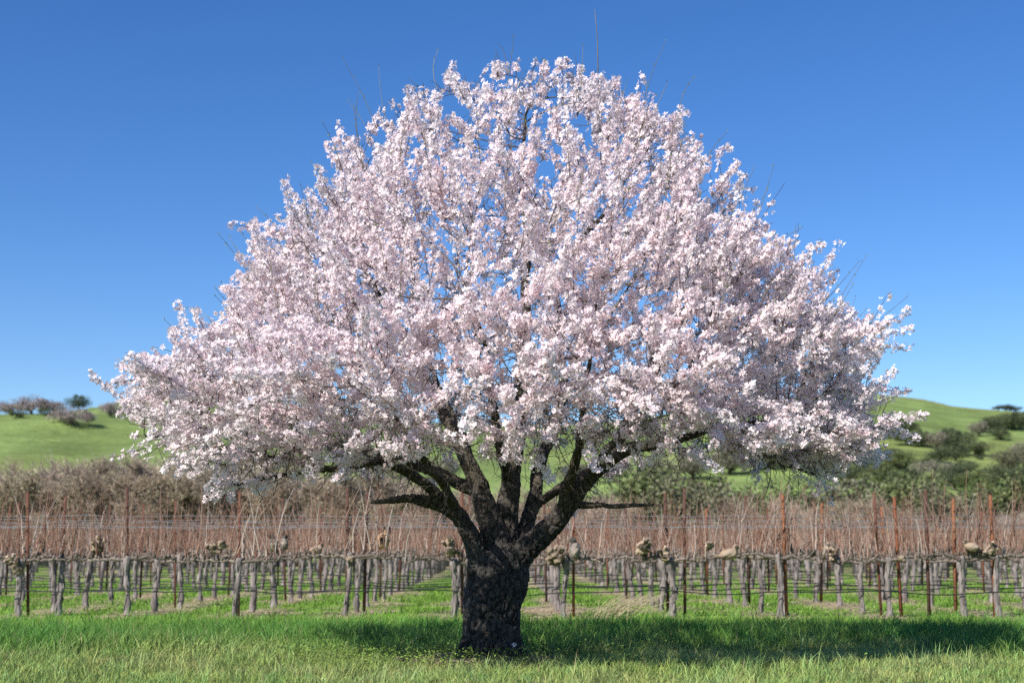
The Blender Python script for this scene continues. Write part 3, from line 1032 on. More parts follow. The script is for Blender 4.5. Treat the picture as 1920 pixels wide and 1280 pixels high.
rows_x = {}
for k, i, x, y in vines:
    rows_x.setdefault(k, []).append(x)
far = MB()
nv = 0
for idx, (k, i, x, y) in enumerate(vines):
    gz_ = float(ground_z(x, y))
    v = int(rng.integers(0, len(VAR)))
    flip = math.pi if rng.random() < 0.5 else 0.0
    rz = flip + rng.normal(0, 0.06)
    s = rng.uniform(0.94, 1.06)
    if k < ROWS_AS_THINGS:
        root = empty('grapevine', (x, y, gz_), label='bare pruned grapevine in the %s vineyard row, %s' % (ORD[k], side_words(x, rows_x[k])), category='grapevine', group='grapevines planted in rows behind the almond tree')
        root.rotation_euler = (0, 0, rz)
        root.scale = (1, 1, s)
        thick = rng.uniform(0.85, 1.25)
        tr_ = link('trunk', VAR[v][0], root)
        tr_.scale = (thick, thick, 1)
        link('arm', VAR[v][1], root)
        link('arm', VAR[v][2], root)
        link('canes', VAR[v][4 if k < 3 else 3], root, kind='stuff')
        vine_roots[idx] = root
        nv += 1
    else:
        n_ = 16
        far.tube([(x, y, gz_ - .05), (x + rng.normal(0, .03), y, gz_ + .5), (x, y, gz_ + 1.0)], [.085, .07, .085], 5, np.array([.20, .175, .165]) * rng.uniform(.7, 1.2))
        far.tube([(x - 1, y, gz_ + .97), (x, y, gz_ + .95), (x + 1, y, gz_ + .97)], [.03, .045, .03], 4, (.085, .068, .055), caps=False)
        o_ = np.stack([x + rng.uniform(-1, 1, n_), np.full(n_, y), np.full(n_, gz_ + 1.0)], 1)
        d_ = np.stack([rng.normal(0, .15, n_), rng.normal(0, .12, n_), np.ones(n_)], 1) * rng.uniform(.5, 1.25, (n_, 1))
        b_ = np.stack([o_, o_ + d_ * .5 + rng.normal(0, .03, (n_, 3)), o_ + d_], 1)
        far.batch(b_, np.tile([.012, .010, .006], (n_, 1)), 3, np.array([.30, .19, .145]) * rng.uniform(.7, 1.3, (n_, 1)))
if far.n:
    link('distant_vines', far.mesh('distant_vines', M_CANE), kind='stuff', label='mass of bare grapevines in the farthest rows before the trees', category='vines')
print('vines as things', nv, 'of', len(vines))

# ---------------- posts
def post_mesh(h, col):
    m = MB()
    w_, th = 0.05, 0.012
    # angle iron: an L profile drawn up, with notches
    prof_ = np.array([[0, 0], [w_, 0], [w_, th], [th, th], [th, w_], [0, w_]]) - [w_ * .4, w_ * .3]
    zz = [-0.3, h]
    v = np.array([[p[0], p[1], z] for z in zz for p in prof_])
    q = np.array([[i, (i + 1) % 6, 6 + (i + 1) % 6, 6 + i] for i in range(6)])
    m.add(v, q, col)
    m.f.setdefault(6, []).append(np.array([[5, 4, 3, 2, 1, 0], [6, 7, 8, 9, 10, 11]]))
    for z in (0.45, 1.0, 1.55, 1.95):
        m.tube([[-.03, -.022, z], [.04, -.022, z]], [.007, .007], 5, (0.16, 0.10, 0.07))
    return m.mesh('steel_post', M_RUST)


POST = [post_mesh(h, np.array(c)) for h, c in ((2.24, (.11, .045, .028)), (2.16, (.17, .062, .030)), (2.3, (.085, .042, .03)), (2.2, (.21, .085, .04)))]
posts = []
front_posts = [(52, 921, 1160, 52), (238, 921, 1155, 238), (449, 931, 1156, 447), (651, 925, 1157, 649), (866, 930, 1157, 866), (1075, 930, 1158, 1075), (1283, 915, 1160, 1284), (1466, 911, 1158, 1475), (1638, 918, 1156, 1652), (1676, 912, 1150, 1690), (1735, 924, 1153, 1742), (1858, 920, 1160, 1866)]
for tx, ty, by_, bx in front_posts:
    p = at(bx, by_, 26.15)
    tp = at(tx, ty, 26.15)
    posts.append((0, p[0], 26.15, math.atan2(tp[0] - p[0], 2.2)))
for k, i, x, y in vines:
    if 0 < k < 15 and i is not None and (i + k * 2) % 3 == 0:
        posts.append((k, x + rng.choice([-.12, .12]), y + 0.1, rng.normal(0, 0.02)))
prow = {}
for k, x, y, ln_ in posts:
    prow.setdefault(k, []).append(x)
for j, (k, x, y, ln_) in enumerate(posts):
    o = link('steel_post', POST[j % 4 if x > 0 else (j * 2) % 4], label='rusty steel post in the %s vineyard row, %s' % (ORD[k], side_words(x, prow[k])), category='post', group='rusty steel trellis posts among the vines')
    o.location = (x, y, float(ground_z(x, y)))
    o.rotation_euler = (rng.normal(0, .01), ln_, rng.uniform(-.5, .5))

# ---------------- drip hoses and wires
for k in range(N_ROWS):
    Y = ROW_Y0 + ROW_DY * k
    L = Y * 0.37 + 3
    X = np.arange(-L, L, 0.32)
    ph = rng.uniform(0, 6)
    sag = 0.02 * np.cos((X - COL_X0) / COL_DX * 2 * math.pi + ph * .1) + 0.012 * np.sin(X * 1.7 + ph)
    Z = 0.425 + rng.normal(0, .015) + sag + ground_z(X, np.full_like(X, Y))
    P = np.stack([X, Y - 0.14 + 0.02 * np.sin(X * 2 + ph), Z], 1)
    m = MB()
    m.tube(P, 0.0105, 5, (0.012, 0.016, 0.018))
    link('drip_hose', m.mesh('drip_hose', M_HOSE, True), label='thin black drip hose strung along the %s vineyard row' % ORD[k], category='hose', group='drip hoses along the vine rows')
for k in range(4):
    Y = ROW_Y0 + ROW_DY * k
    L = Y * 0.37 + 3
    X = np.arange(-L, L, 0.49)
    for z, nm in ((1.64, 'upper'), (1.78, 'topmost')):
        m = MB()
        P = np.stack([X, np.full_like(X, Y + .05), z + 0.015 * np.cos(X * 3.2) + rng.normal(0, .006, len(X)) + rng.normal(0, .02)], 1)
        m.tube(P, 0.0036, 4, (0.26, 0.28, 0.31))
        link('trellis_wire', m.mesh('trellis_wire', M_WIRE, True), label='%s grey trellis wire running along the %s vineyard row' % (nm, ORD[k]), category='wire', group='trellis wires along the vine rows')


# ---------------- lumps: perched birds, gourd, cut stubs
def blob(name, balls, mat, voxel=0.012, colour=None, rough=0.0):
    """one skin over a handful of ellipsoids"""
    m = MB()
    for c, r_, d, *lg in balls:
        n, S = 9, 12
        d = np.array(d, float)
        d /= np.linalg.norm(d)
        t = np.linspace(-1, 1, n)
        P = np.array(c) + np.outer(t * r_[1], d)
        m.tube(P, np.full(n, r_[0]) if lg else np.maximum(r_[0] * np.sqrt(1 - t * t), 0.003), S)
    me = remeshed(name, m, mat, voxel, 2)
    co = get_co(me)
    if rough:
        co = co + get_no(me) * ((fbm(co * 22, 19, 3) - .5) * 2.2 * rough)[:, None]
        set_co(me, co)
    set_col(me, colour(co) if colour else np.ones((len(co), 3)))
    me.polygons.foreach_set('use_smooth', np.ones(len(me.polygons), bool))
    return me


def bird(px, py, row_y, hpx, style, face, label):
    """py: where its feet stand; hpx: height in photograph pixels"""
    p = at(px, py, row_y)
    H = hpx / F * row_y * (0.85 if style == 'upright' else 0.62)
    buff, dark, pale = np.array([.30, .215, .145]), np.array([.03, .026, .024]), np.array([.42, .34, .26])
    grey = np.array([.17, .15, .135])
    f = face
    if style == 'upright':
        balls = [((0, 0, .40), (.24, .40), (-.12 * f, 0, 1)), ((.07 * f, -.03, .82), (.145, .17), (0.3 * f, 0, 1)), ((.21 * f, -.05, .80), (.04, .10), (1 * f, -.2, -.15)), ((-.20 * f, .03, .10), (.085, .26), (-.45 * f, 0, -.8)), ((.0, -.10, .36), (.17, .28), (0, 0, 1))]
    else:
        balls = [((0, 0, .36), (.34, .62), (f, 0, .25)), ((.45 * f, -.02, .72), (.20, .24), (.3 * f, 0, 1)), ((.66 * f, -.03, .74), (.05, .14), (f, 0, -.1)), ((-.62 * f, 0, .22), (.11, .34), (-f, 0, -.15)), ((-.08 * f, -.16, .36), (.20, .42), (f, 0, .2))]

    def colour(co):
        z = co[:, 2] / H
        x = co[:, 0] / H * f
        c = np.tile(buff if style != 'upright' else grey, (len(co), 1))
        belly = smooth(.1, .3, -co[:, 1] / H + .05 * np.sin(z * 30))[:, None]
        c = c * (1 - .6 * belly) + pale * .6 * belly
        hx_ = .07 if style == 'upright' else .45
        hz_ = .86 if style == 'upright' else .78
        cap = smooth(.16, .10, np.hypot(x - hx_ - .04, z - hz_))[:, None]
        c = c * (1 - .85 * cap) + dark * .85 * cap
        tail = smooth(-.1, -.22, x)[:, None] * smooth(.35, .15, z)[:, None]
        return c * (1 - .6 * tail) + dark * .6 * tail
    balls = [(np.array(c) * H, (r_[0] * H, r_[1] * H), d) for c, r_, d in balls]
    root = empty('perched_bird', p, label=label, category='bird', group='birds perched on the vine arms')
    link('body', blob('bird_body', balls, M_BIRD, max(H * .03, .006), colour, rough=.05 * H), root)
    m = MB()
    for s in (-.07, .05):
        m.tube([(s * H, -.02, .12 * H), (s * H, -.02, -.03 * H)], [.012 * H / .3, .009 * H / .3], 5, (.12, .08, .05))
        me = m.mesh('bird_leg', M_BIRD)
        link('leg', me, root)
        m = MB()
    m.tube([(0, 0, 0), (.1 * H * f, 0, -.02 * H)], [.03 * H, .004 * H], 6, (.05, .045, .04))
    b = link('beak', m.mesh('bird_beak', M_BIRD), root)
    b.location = (.22 * f * H, -.05 * H, .8 * H) if style == 'upright' else (.68 * f * H, -.03 * H, .74 * H)
    return root


bird(512, 1036, 26.6, 42, 'upright', -1, 'dark-capped grey brown bird perched upright on the vine arm, left of two neighbours')
bird(533, 1032, 26.6, 36, 'upright', 1, 'pale grey bird perched upright on the vine arm, right of two neighbours')
bird(593, 1037, 26.4, 34, 'low', 1, 'buff plump bird with dark face crouching on the vine arm')
bird(1078, 1050, 25.7, 52, 'upright', -1, 'dark striped bird with pale brow beside the rusty post right of the trunk')
bird(1366, 1049, 25.9, 48, 'low', 1, 'large cream plump bird sitting on a vine head')
bird(1822, 1034, 25.8, 40, 'low', -1, 'cream bird with black spots sitting on a vine near the picture edge')

# gourd with a round hole and a loop
p = at(718, 1032, 26.3)
gr = empty('gourd_birdhouse', p, label='tan gourd with a round black hole and dark loop on a vine', category='birdhouse')
s = 26.3 / F
gme = blob('gourd_body', [((0, 0, 18 * s), (13 * s, 16 * s), (.25, 0, 1)), ((4 * s, 0, 32 * s), (6 * s, 9 * s), (.4, 0, 1))], M_WOOD, .006, lambda co: np.tile([.44, .29, .17], (len(co), 1)) * (0.8 + .4 * fbm(co * 14, 3)[:, None]))
link('shell', gme, gr)
m = MB()
a = np.linspace(0, 2 * math.pi, 13)
m.add(np.array([[math.cos(t) * 5.2 * s, 0, math.sin(t) * 5.8 * s] for t in a[:-1]] + [[math.cos(t) * 4.8 * s, 4 * s, math.sin(t) * 5.4 * s] for t in a[:-1]]), np.array([[i, (i + 1) % 12, 12 + (i + 1) % 12, 12 + i] for i in range(12)]), (.012, .01, .008))
m.f.setdefault(12, []).append(np.array([list(range(12))]))
hole = link('entrance_hole', m.mesh('gourd_hole', M_HOSE), gr)
hole.location = (-1.0 * s, -13.6 * s, 19 * s)
hole.rotation_euler = (0.05, 0, 0)
m = MB()
m.tube([[8 * s + 5 * s * math.cos(t), -2 * s, 38 * s + 8 * s * math.sin(t)] for t in np.linspace(0, 2 * math.pi, 17)], 1.7 * s, 6, (.02, .02, .024))
link('hanging_loop', m.mesh('gourd_loop', M_HOSE, True), gr)


def stub(px, py, w_px, h_px, tone, seed, lean=0.0):
    """pale cut wood swelling on a vine head: a part of the nearest front vine"""
    best = min((abs((960 + vines[i][2] / vines[i][3] * F / 1.0 * .985) - px) + 40 * vines[i][0], i) for i in vine_roots if vines[i][0] < 3)[1]
    root = vine_roots[best]
    Y = vines[best][3] - 0.10
    p = at(px, py, Y)
    s = Y / F
    w_px, h_px = w_px * .86, h_px * .9
    g = np.random.default_rng(seed)
    balls = [((0, 0, h_px * .45 * s), (w_px * .42 * s, h_px * .5 * s), (lean, 0, 1))]
    for _ in range(4):
        balls.append(((g.uniform(-.35, .35) * w_px * s, g.uniform(-.25, .1) * w_px * s, g.uniform(.15, .8) * h_px * s), (g.uniform(.18, .3) * w_px * s, g.uniform(.2, .34) * h_px * s), g.normal(0, 1, 3) + [0, 0, .6]))
    pale, brown = np.array([.36, .275, .20]) * tone, np.array([.10, .075, .055])

    def colour(co):
        n_ = smooth(.44, .58, fbm(co * 13 + seed, seed, 3))[:, None]
        return pale * (1 - n_) + brown * n_
    for _ in range(3):
        dd = unit(g.normal(0, .6, 3) + np.array([lean, -.5, .5]))
        L_ = h_px * g.uniform(.5, .75) * s
        r_ = w_px * g.uniform(.14, .22) * s
        cc = np.array([g.uniform(-.2, .2) * w_px * s, 0, h_px * .4 * s])
        balls.append((cc, (r_, L_), dd, 'log'))
    me = blob('vine_stub', balls, M_WOOD, .010, colour, rough=.02 + .0006 * w_px)
    o = link('pruned_stub', me, root, label='pale bulging stub of freshly cut wood')
    bpy.context.view_layer.update()
    from mathutils import Matrix
    o.matrix_parent_inverse = root.matrix_world.inverted()
    o.location = p


for a_ in ((22, 1058, 34, 24, 1.25, 1, .3), (32, 1075, 24, 22, .75, 2, 0), (183, 1034, 26, 32, 1.0, 3, .2), (398, 1036, 22, 22, .8, 4, -.3), (415, 1030, 20, 20, 1.1, 15, .2), (843, 1044, 26, 46, .85, 5, 0), (1042, 1052, 40, 34, .7, 6, .6), (1208, 1040, 26, 40, 1.05, 7, .4), (1248, 1052, 18, 34, 1.2, 8, 0), (1329, 1032, 16, 22, 1.15, 9, 0), (1554, 1042, 30, 30, 1.0, 10, .2), (1561, 1052, 15, 18, 1.2, 11, 0), (1690, 1050, 20, 12, .9, 12, 0), (1860, 1040, 22, 30, 1.0, 13, .3), (655, 1052, 20, 12, .8, 14, .2)):
    stub(*a_)


# ================================================================== BARE TREES AND WOODS
def bare_tree_mesh(seed, H, W, n_tw=2600, tone=(.20, .165, .13)):
    g = np.random.default_rng(seed)
    m = MB()
    tone = np.array(tone)
    segs = []
    # limbs by repeated forking
    stack = []
    ns = int(g.integers(2, 5))
    for _ in range(ns):
        stack.append((np.array([g.normal(0, .3), g.normal(0, .3), -0.2]), unit(np.array([g.normal(0, .45) * W / H, g.normal(0, .45) * W / H, 1.0])), H * .30, H * .028, 0))
    ends = []
    while stack:
        p, d, L, r, lv = stack.pop()
        n = 5
        P = [p]
        for _ in range(n - 1):
            d = unit(d + g.normal(0, .20, 3) + np.array([0, 0, .03]))
            P.append(P[-1] + d * L / (n - 1))
        P = np.array(P)
        m.tube(P, np.linspace(r, r * .68, n), 6 if lv < 2 else 4, tone * g.uniform(.6, 1.1) * .8, caps=False)
        segs.append(P)
        if lv < 4:
            for _ in range(int(g.integers(2, 4))):
                dd = unit(d + g.normal(0, .62, 3) * [W / H, W / H, .7] + np.array([0, 0, .10]))
                stack.append((P[-1] if g.random() < .7 else P[-2], dd, L * g.uniform(.6, .88), r * .62, lv + 1))
        if lv >= 2:
            ends.append(P)
    E = np.concatenate(ends)
    i = g.integers(0, len(E), n_tw)
    o = E[i]
    ctr = np.array([0, 0, H * .35])
    d = unit(unit(o - ctr) * .6 + g.normal(0, .5, (n_tw, 3)) + [0, 0, .25])
    L = g.uniform(.05, .13, n_tw) * H
    t = np.linspace(0, 1, 3)
    T = o[:, None] + d[:, None] * (L[:, None] * t)[:, :, None]
    T[:, 1] += g.normal(0, .012 * H, (n_tw, 3))
    T[:, 2] += g.normal(0, .02 * H, (n_tw, 3))
    rt = H * .0026
    m.batch(T, np.tile([rt, rt * .8, rt * .5], (n_tw, 1)), 3, tone * g.uniform(.7, 1.45, (n_tw, 1)) * np.array([1.05, .98, .9]))
    # sparse dead leaves and lichen tufts
    nl = n_tw
    o = T[g.integers(0, n_tw, nl), g.integers(0, 3, nl)] + g.normal(0, .01 * H, (nl, 3))
    a = unit(g.normal(0, 1, (nl, 3)))
    b = unit(np.cross(a, g.normal(0, 1, (nl, 3))))
    sz = g.uniform(.006, .014, nl)[:, None] * H
    m.add(np.stack([o - a * sz, o + b * sz, o + a * sz], 1).reshape(-1, 3), np.arange(nl * 3).reshape(-1, 3), np.repeat(tone * g.uniform(.6, 1.5, (nl, 1)) * np.array([1.0, .97, .8]), 3, 0))
    return m.mesh('bare_tree', M_BARETREE)


def oak_meshes(seed, H, W, tone):
    g = np.random.default_rng(seed)
    m = MB()
    tone = np.array(tone)
    tr = MB()
    tr.tube([(0, 0, -.6), (g.normal(0, .1), 0, H * .2), (g.normal(0, .3), g.normal(0, .2), H * .5)], [H * .05, H * .036, H * .02], 7, (.09, .075, .06))
    for _ in range(5):
        e = np.array([g.uniform(-.35, .35) * W, g.uniform(-.35, .35) * W, H * g.uniform(.5, .75)])
        tr.tube([(0, 0, H * .18), e * [.5, .5, .8], e], [H * .025, H * .018, H * .008], 5, (.09, .075, .06))
    nl = 38
    lob = []
    while len(lob) < nl:
        q = g.uniform(-1, 1, 3)
        if .25 < np.linalg.norm(q) < .9 and q[2] > -.75:
            lob.append(q * [W * .45, W * .45, H * .42] + [0, 0, H * .56])
    lob = np.array(lob)
    lr = g.uniform(.10, .21, nl) * min(W, H)
    tl = g.uniform(.65, 1.3, nl)
    n = 4200
    j = g.integers(0, nl, n)
    d = unit(g.normal(0, 1, (n, 3)))
    o = lob[j] + d * (lr[j] * g.uniform(.5, 1.22, n))[:, None]
    a = unit(g.normal(0, 1, (n, 3)) + d * .3)
    b = unit(np.cross(a, g.normal(0, 1, (n, 3))))
    sz = g.uniform(.013, .028, n)[:, None] * min(W, H)
    V = np.stack([o - a * sz, o + b * sz * .8, o + a * sz, o - b * sz * .8], 1).reshape(-1, 3)
    cc = tone * (tl[j] * g.uniform(.7, 1.3, n))[:, None]
    m.add(V, np.arange(n * 4).reshape(-1, 4), np.repeat(cc, 4, 0))
    return tr.mesh('oak_trunk', M_BARETREE), m.mesh('oak_crown', M_LEAF)


BARE = [bare_tree_mesh(500 + s, 6.0, 7.0, 2600, t_) for s, t_ in enumerate(((.32, .27, .22), (.35, .295, .25), (.27, .235, .20), (.32, .285, .22), (.38, .335, .29)))]
OAK = [oak_meshes(600 + s, 6.0, 7.5, t_) for s, t_ in enumerate(((.085, .105, .05), (.115, .135, .062), (.165, .16, .095), (.25, .23, .17), (.14, .165, .062), (.36, .295, .28)))]


def put(name, mesh_list, loc, scale, rz, label, group):
    if len(mesh_list) == 1:
        o = link(name, mesh_list[0])
    else:
        o = link(name, None)
        for nm, me in zip(('trunk', 'crown'), mesh_list):
            link(nm, me, o)
    o['label'], o['category'], o['group'] = label, 'tree', group
    o.location = loc
    o.scale = scale
    o.rotation_euler = (0, 0, rz)
    return o


# thicket of bare trees just beyond the vineyard
thick = []
for x_px in np.arange(-130, 2080, 62):
    thick.append((x_px + rng.uniform(-18, 18), rng.uniform(76, 82)))
for x_px in np.arange(-100, 2060, 74):
    thick.append((x_px + rng.uniform(-25, 25), rng.uniform(84, 92)))
thick.sort()
for j, (xp, Y) in enumerate(thick):
    top = np.interp(xp, [-100, 0, 150, 300, 450, 700, 900, 1200, 1500, 1600, 1750, 1950, 2100], [858, 852, 842, 832, 842, 872, 912, 914, 912, 918, 926, 922, 915]) + rng.uniform(-8, 18)
    h = (1015 - top) / F * Y + 1.35
    x = (xp - 960) / F * Y
    sc_ = h / 5.0
    wide = rng.uniform(.9, 1.2) * max(sc_, .7)
    olive = xp > 1100 and rng.random() < .55
    lab = ('low olive scrub tree' if olive else 'leafless grey brown tree') + ' in the thicket behind the vines, %s from the left edge' % ORD1[j]
    z0 = max(0.0, float(hill_h(np.array([x]), np.array([Y]))[0])) if Y > 84 else 0.0
    put('scrub_tree' if olive else 'bare_tree', OAK[(2, 4, 1)[j % 3]] if olive else [BARE[j % 5]], (x, Y, z0 - .05), (wide, wide, sc_), rng.uniform(0, 6.28), lab, 'bare trees of the thicket behind the vineyard')

# trees on the hills: (px, py of the foot, width px, height px, kind, words)
HT = [(-6, 773, 34, 26, 'b', 'cut by the picture edge on the left skyline'), (20, 772, 34, 22, 'b', 'on the left skyline at the picture edge'), (58, 776, 62, 36, 'b', 'tallest on the left skyline'), (100, 772, 46, 22, 'b', 'low one on the left skyline beside the tallest'),
      (147, 768, 30, 22, 'd', 'dark round one on the left skyline'), (135, 796, 64, 34, 'b', 'broad one in the green field below the skyline'), (207, 782, 32, 32, 'b', 'beside the left end of the blossom'),
      (240, 778, 34, 16, 'b', 'low one half hidden by the left blossom tips'), (290, 741, 30, 20, 'b', 'behind the left blossom tips on the skyline'), (30, 784, 26, 12, 'g', 'small green one under the left skyline trees'),
      (92, 779, 30, 10, 'g', 'low green one under the tallest skyline tree'),
      (1662, 822, 30, 26, 'd', 'dark at the right blossom edge'), (1684, 818, 32, 26, 'd', 'dark in the gap under the right blossom'), (1704, 814, 26, 24, 'd', 'dark at the foot of the bare green slope'),
      (1700, 836, 44, 26, 'd', 'below the dark ones at the right blossom edge'), (1728, 836, 36, 22, 'd', 'left of the large dark clump'), (1725, 813, 8, 7, 'd', 'tiny lone one on the bare green slope'),
      (1757, 842, 34, 24, 'o', 'left end of the large dark clump'), (1778, 838, 40, 28, 'd', 'crest of the large dark clump'), (1803, 846, 42, 30, 'd', 'centre of the large dark clump'), (1828, 856, 42, 26, 'd', 'right end of the large dark clump'),
      (1792, 864, 42, 24, 'd', 'foot of the large dark clump'), (1765, 868, 36, 24, 'd', 'lower left foot of the large dark clump'), (1836, 818, 32, 20, 'o', 'left end of the upper wood'), (1856, 812, 34, 24, 'd', 'second in the upper wood'),
      (1874, 826, 30, 18, 'd', 'low edge of the upper wood'), (1878, 806, 38, 24, 'd', 'third in the upper wood'), (1900, 806, 38, 26, 'd', 'fourth in the upper wood'), (1920, 800, 36, 24, 'd', 'at the picture edge in the upper wood'),
      (1872, 766, 18, 6, 'd', 'small one on the right skyline'), (1886, 765, 26, 9, 'd', 'larger one on the right skyline'), (1903, 766, 20, 7, 'd', 'last one on the right skyline'),
      (1836, 862, 14, 8, 'd', 'small bush right below the large clump'), (1820, 880, 22, 12, 'd', 'small bush on the lower green slope'), (1758, 908, 44, 32, 'y', 'pale grey dome in the lower wood'), (1722, 900, 22, 24, 'y', 'thin pale grey one in the lower wood'),
      (1690, 882, 50, 28, 'g', 'olive one below the right blossom tip'), (1655, 872, 44, 30, 'g', 'olive one behind the right blossom'), (1620, 880, 54, 34, 'o', 'brownish olive one behind the lower right blossom'), (1580, 884, 54, 36, 'o', 'brownish olive one behind the hanging right twigs'),
      (1540, 880, 54, 34, 'o', 'brownish one behind the right crown'), (1600, 912, 60, 32, 'g', 'olive one low behind the rusty posts'), (1650, 916, 56, 36, 'g', 'broad olive one low behind the two rusty posts'), (1700, 922, 56, 34, 'd', 'dark one low behind the rusty posts'),
      (1740, 930, 50, 26, 'g', 'olive one below the pale dome'), (1790, 918, 46, 36, 'd', 'dark one beside the pale dome'), (1830, 930, 50, 34, 'g', 'green one low at the right'), (1800, 892, 40, 22, 'g', 'green one under the large clump'),
      (1895, 884, 46, 34, 'o', 'brown grey one on the right slope'), (1922, 880, 44, 36, 'o', 'brown grey one at the right picture edge'), (1890, 916, 54, 36, 'd', 'dark one low near the right edge'), (1925, 924, 50, 40, 'd', 'dark one low at the right picture edge'),
      (1740, 884, 34, 20, 'd', 'dark one between clump and pale dome'), (1860, 908, 40, 26, 'g', 'green one left of the low dark pair'),
      (1500, 870, 60, 36, 'o', 'brownish one far behind the right branches'), (1440, 880, 70, 36, 'o', 'grey one far behind the drooping twigs'), (1370, 890, 70, 34, 'y', 'pale one far behind the drooping twigs'), (1300, 900, 70, 36, 'o', 'brownish one beyond the right stub branch'),
      (1230, 905, 60, 34, 'y', 'pale one beyond the right stub branch'), (1150, 905, 60, 34, 'o', 'brownish one seen under the right limb'), (1080, 910, 56, 30, 'y', 'pale one seen between the right limbs'), (830, 905, 60, 34, 'o', 'brownish one seen under the left limb'),
      (760, 900, 64, 36, 'y', 'pale one seen beyond the left limb'), (690, 895, 64, 38, 'o', 'brownish one beyond the left broken branch')]
KM = {'d': [0, 0, 1], 'g': [4, 1], 'o': [2, 3], 'y': [3]}
WORD = {'d': 'dark oak', 'g': 'green oak', 'o': 'olive brown oak', 'y': 'pale grey tree', 'b': 'bare brown tree'}
for j, (px, py, w_, h_, kd, words_) in enumerate(HT):
    p = on_hill(px, py)
    wm, hm = w_ / F * p[1], h_ / F * p[1]
    if kd == 'b':
        ml, s_ = list(OAK[5]), (wm / 4.8, wm / 4.8, hm / 5.6)
    else:
        ml, s_ = list(OAK[KM[kd][j % len(KM[kd])]]), (wm / 4.5, wm / 4.5, hm / 4.3)
    put('hill_tree', ml, (p[0], p[1], p[2] - (.14 * hm if kd == 'b' else .08 * hm)), s_, rng.uniform(0, 6.28), WORD[kd] + ' on the far hill, ' + words_, 'trees scattered over the far hills')


# ================================================================== GRASS
def blades(X, Y, L, W_, col, lean=0.35, segs=2, curl=0.5):
    n = len(X)
    Z = ground_z(X, Y)
    o = np.stack([X, Y, Z - 0.01], 1)
    a = rng.uniform(0, 2 * math.pi, n)
    ln_ = np.abs(rng.normal(0, lean, n))
    d = unit(np.stack([np.cos(a) * ln_ + 0.10, np.sin(a) * ln_, np.ones(n)], 1))
    hd = np.stack([np.cos(a), np.sin(a), np.zeros(n)], 1)
    tw = rng.uniform(0, 2 * math.pi, n)
    sd = np.stack([np.cos(tw), np.sin(tw), np.zeros(n)], 1)
    cu = rng.uniform(0.05, curl, n)
    p1 = o + d * (L * .5)[:, None]
    p2 = o + d * (L * 1.0)[:, None] + hd * (L * cu)[:, None] - np.array([0, 0, 1]) * (L * cu * .35)[:, None]
    w2 = W_[:, None] * .5
    V = np.stack([o - sd * w2, o + sd * w2, p1 - sd * w2 * .85, p1 + sd * w2 * .85, p2], 1).reshape(-1, 3)
    b = (np.arange(n) * 5)[:, None]
    Fq = np.array([[0, 1, 3, 2]]) + b
    Ft = np.array([[2, 3, 4]]) + b
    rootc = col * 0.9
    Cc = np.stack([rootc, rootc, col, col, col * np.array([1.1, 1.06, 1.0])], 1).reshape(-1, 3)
    return V, [Fq, Ft], Cc


def scatter(n, y0, y1, margin=0.7):
    u = rng.random(n)
    Y = np.sqrt(u * (y1 ** 2 - y0 ** 2) + y0 ** 2)
    X = rng.uniform(-1, 1, n) * (Y * 0.368 + margin)
    return X, Y


def near_trunk(X, Y):
    return np.hypot(X - base[0] + .12, (Y - TREE_Y) * 1.25)


# sward under and before the almond tree
TXY = np.stack(scatter(17500, 12.2, 24.5), 1)
NB = 9
tid = np.repeat(np.arange(len(TXY)), NB)
trad = rng.uniform(.02, .085, len(TXY))
offs2 = rng.normal(0, 1, (len(tid), 2)) * trad[tid, None]
X, Y = TXY[tid, 0] + offs2[:, 0], TXY[tid, 1] + offs2[:, 1]
xf, yf = scatter(32000, 12.2, 23)
th_t = rng.lognormal(0, .38, len(TXY))
tc_t = rng.uniform(.62, 1.38, len(TXY))
hue_t = rng.random(len(TXY))
X, Y = np.concatenate([X, xf]), np.concatenate([Y, yf])
tl_ = np.concatenate([th_t[tid], np.full(len(xf), .75)])
tcv = np.concatenate([tc_t[tid], rng.uniform(.6, 1.3, len(xf))])
thu = np.concatenate([hue_t[tid], rng.random(len(xf))])
p3 = np.stack([X, Y, np.zeros_like(X)], 1)
bigp = fbm(p3 * 0.45, 57, 2)
midp = fbm(p3 * 1.3, 55, 3)
far_edge = 22.0 + (fbm(p3 * 0.8, 58, 2) - .5) * 1.6
k = (near_trunk(X, Y) > 0.62 + 0.35 * (midp - .5)) & ((Y < far_edge) | (rng.random(len(X)) < .06))
X, Y, bigp, midp, tl_, tcv, thu = X[k], Y[k], bigp[k], midp[k], tl_[k], tcv[k], thu[k]
lush = smooth(16.6, 18.6, Y + (bigp - .5) * 5)
L = (0.085 + 0.085 * rng.random(len(X))) * tl_ * (0.72 + 0.86 * lush) * (.55 + .9 * midp)
L = np.minimum(L, .34)
W_ = rng.uniform(0.006, 0.0115, len(X)) * (1 + .2 * lush)
c0 = np.array([0.295, 0.40, 0.115])
c1 = np.array([0.125, 0.285, 0.05])
c2 = np.array([0.40, 0.42, 0.17])
mix = lush[:, None]
col = c0 * (1 - mix) + c1 * mix
yv = smooth(.45, .7, fbm(np.stack([X, Y, np.zeros_like(X)], 1) * 1.1, 59, 3))[:, None] * (1 - .8 * mix)
col = col * (1 - .5 * yv) + c2 * .5 * yv
col = col * tcv[:, None] * rng.uniform(.8, 1.2, (len(X), 1))
col = col * (1 + (thu[:, None] - .5) * np.array([[.35, .0, -.2]]))
dry = rng.random(len(X)) < .03
col[dry] = np.array([.40, .33, .18]) * rng.uniform(.7, 1.2, (dry.sum(), 1))
V, Fs, Cc = blades(X, Y, L, W_, col)
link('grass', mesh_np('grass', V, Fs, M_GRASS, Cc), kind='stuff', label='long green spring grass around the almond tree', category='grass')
print('blades', len(X))

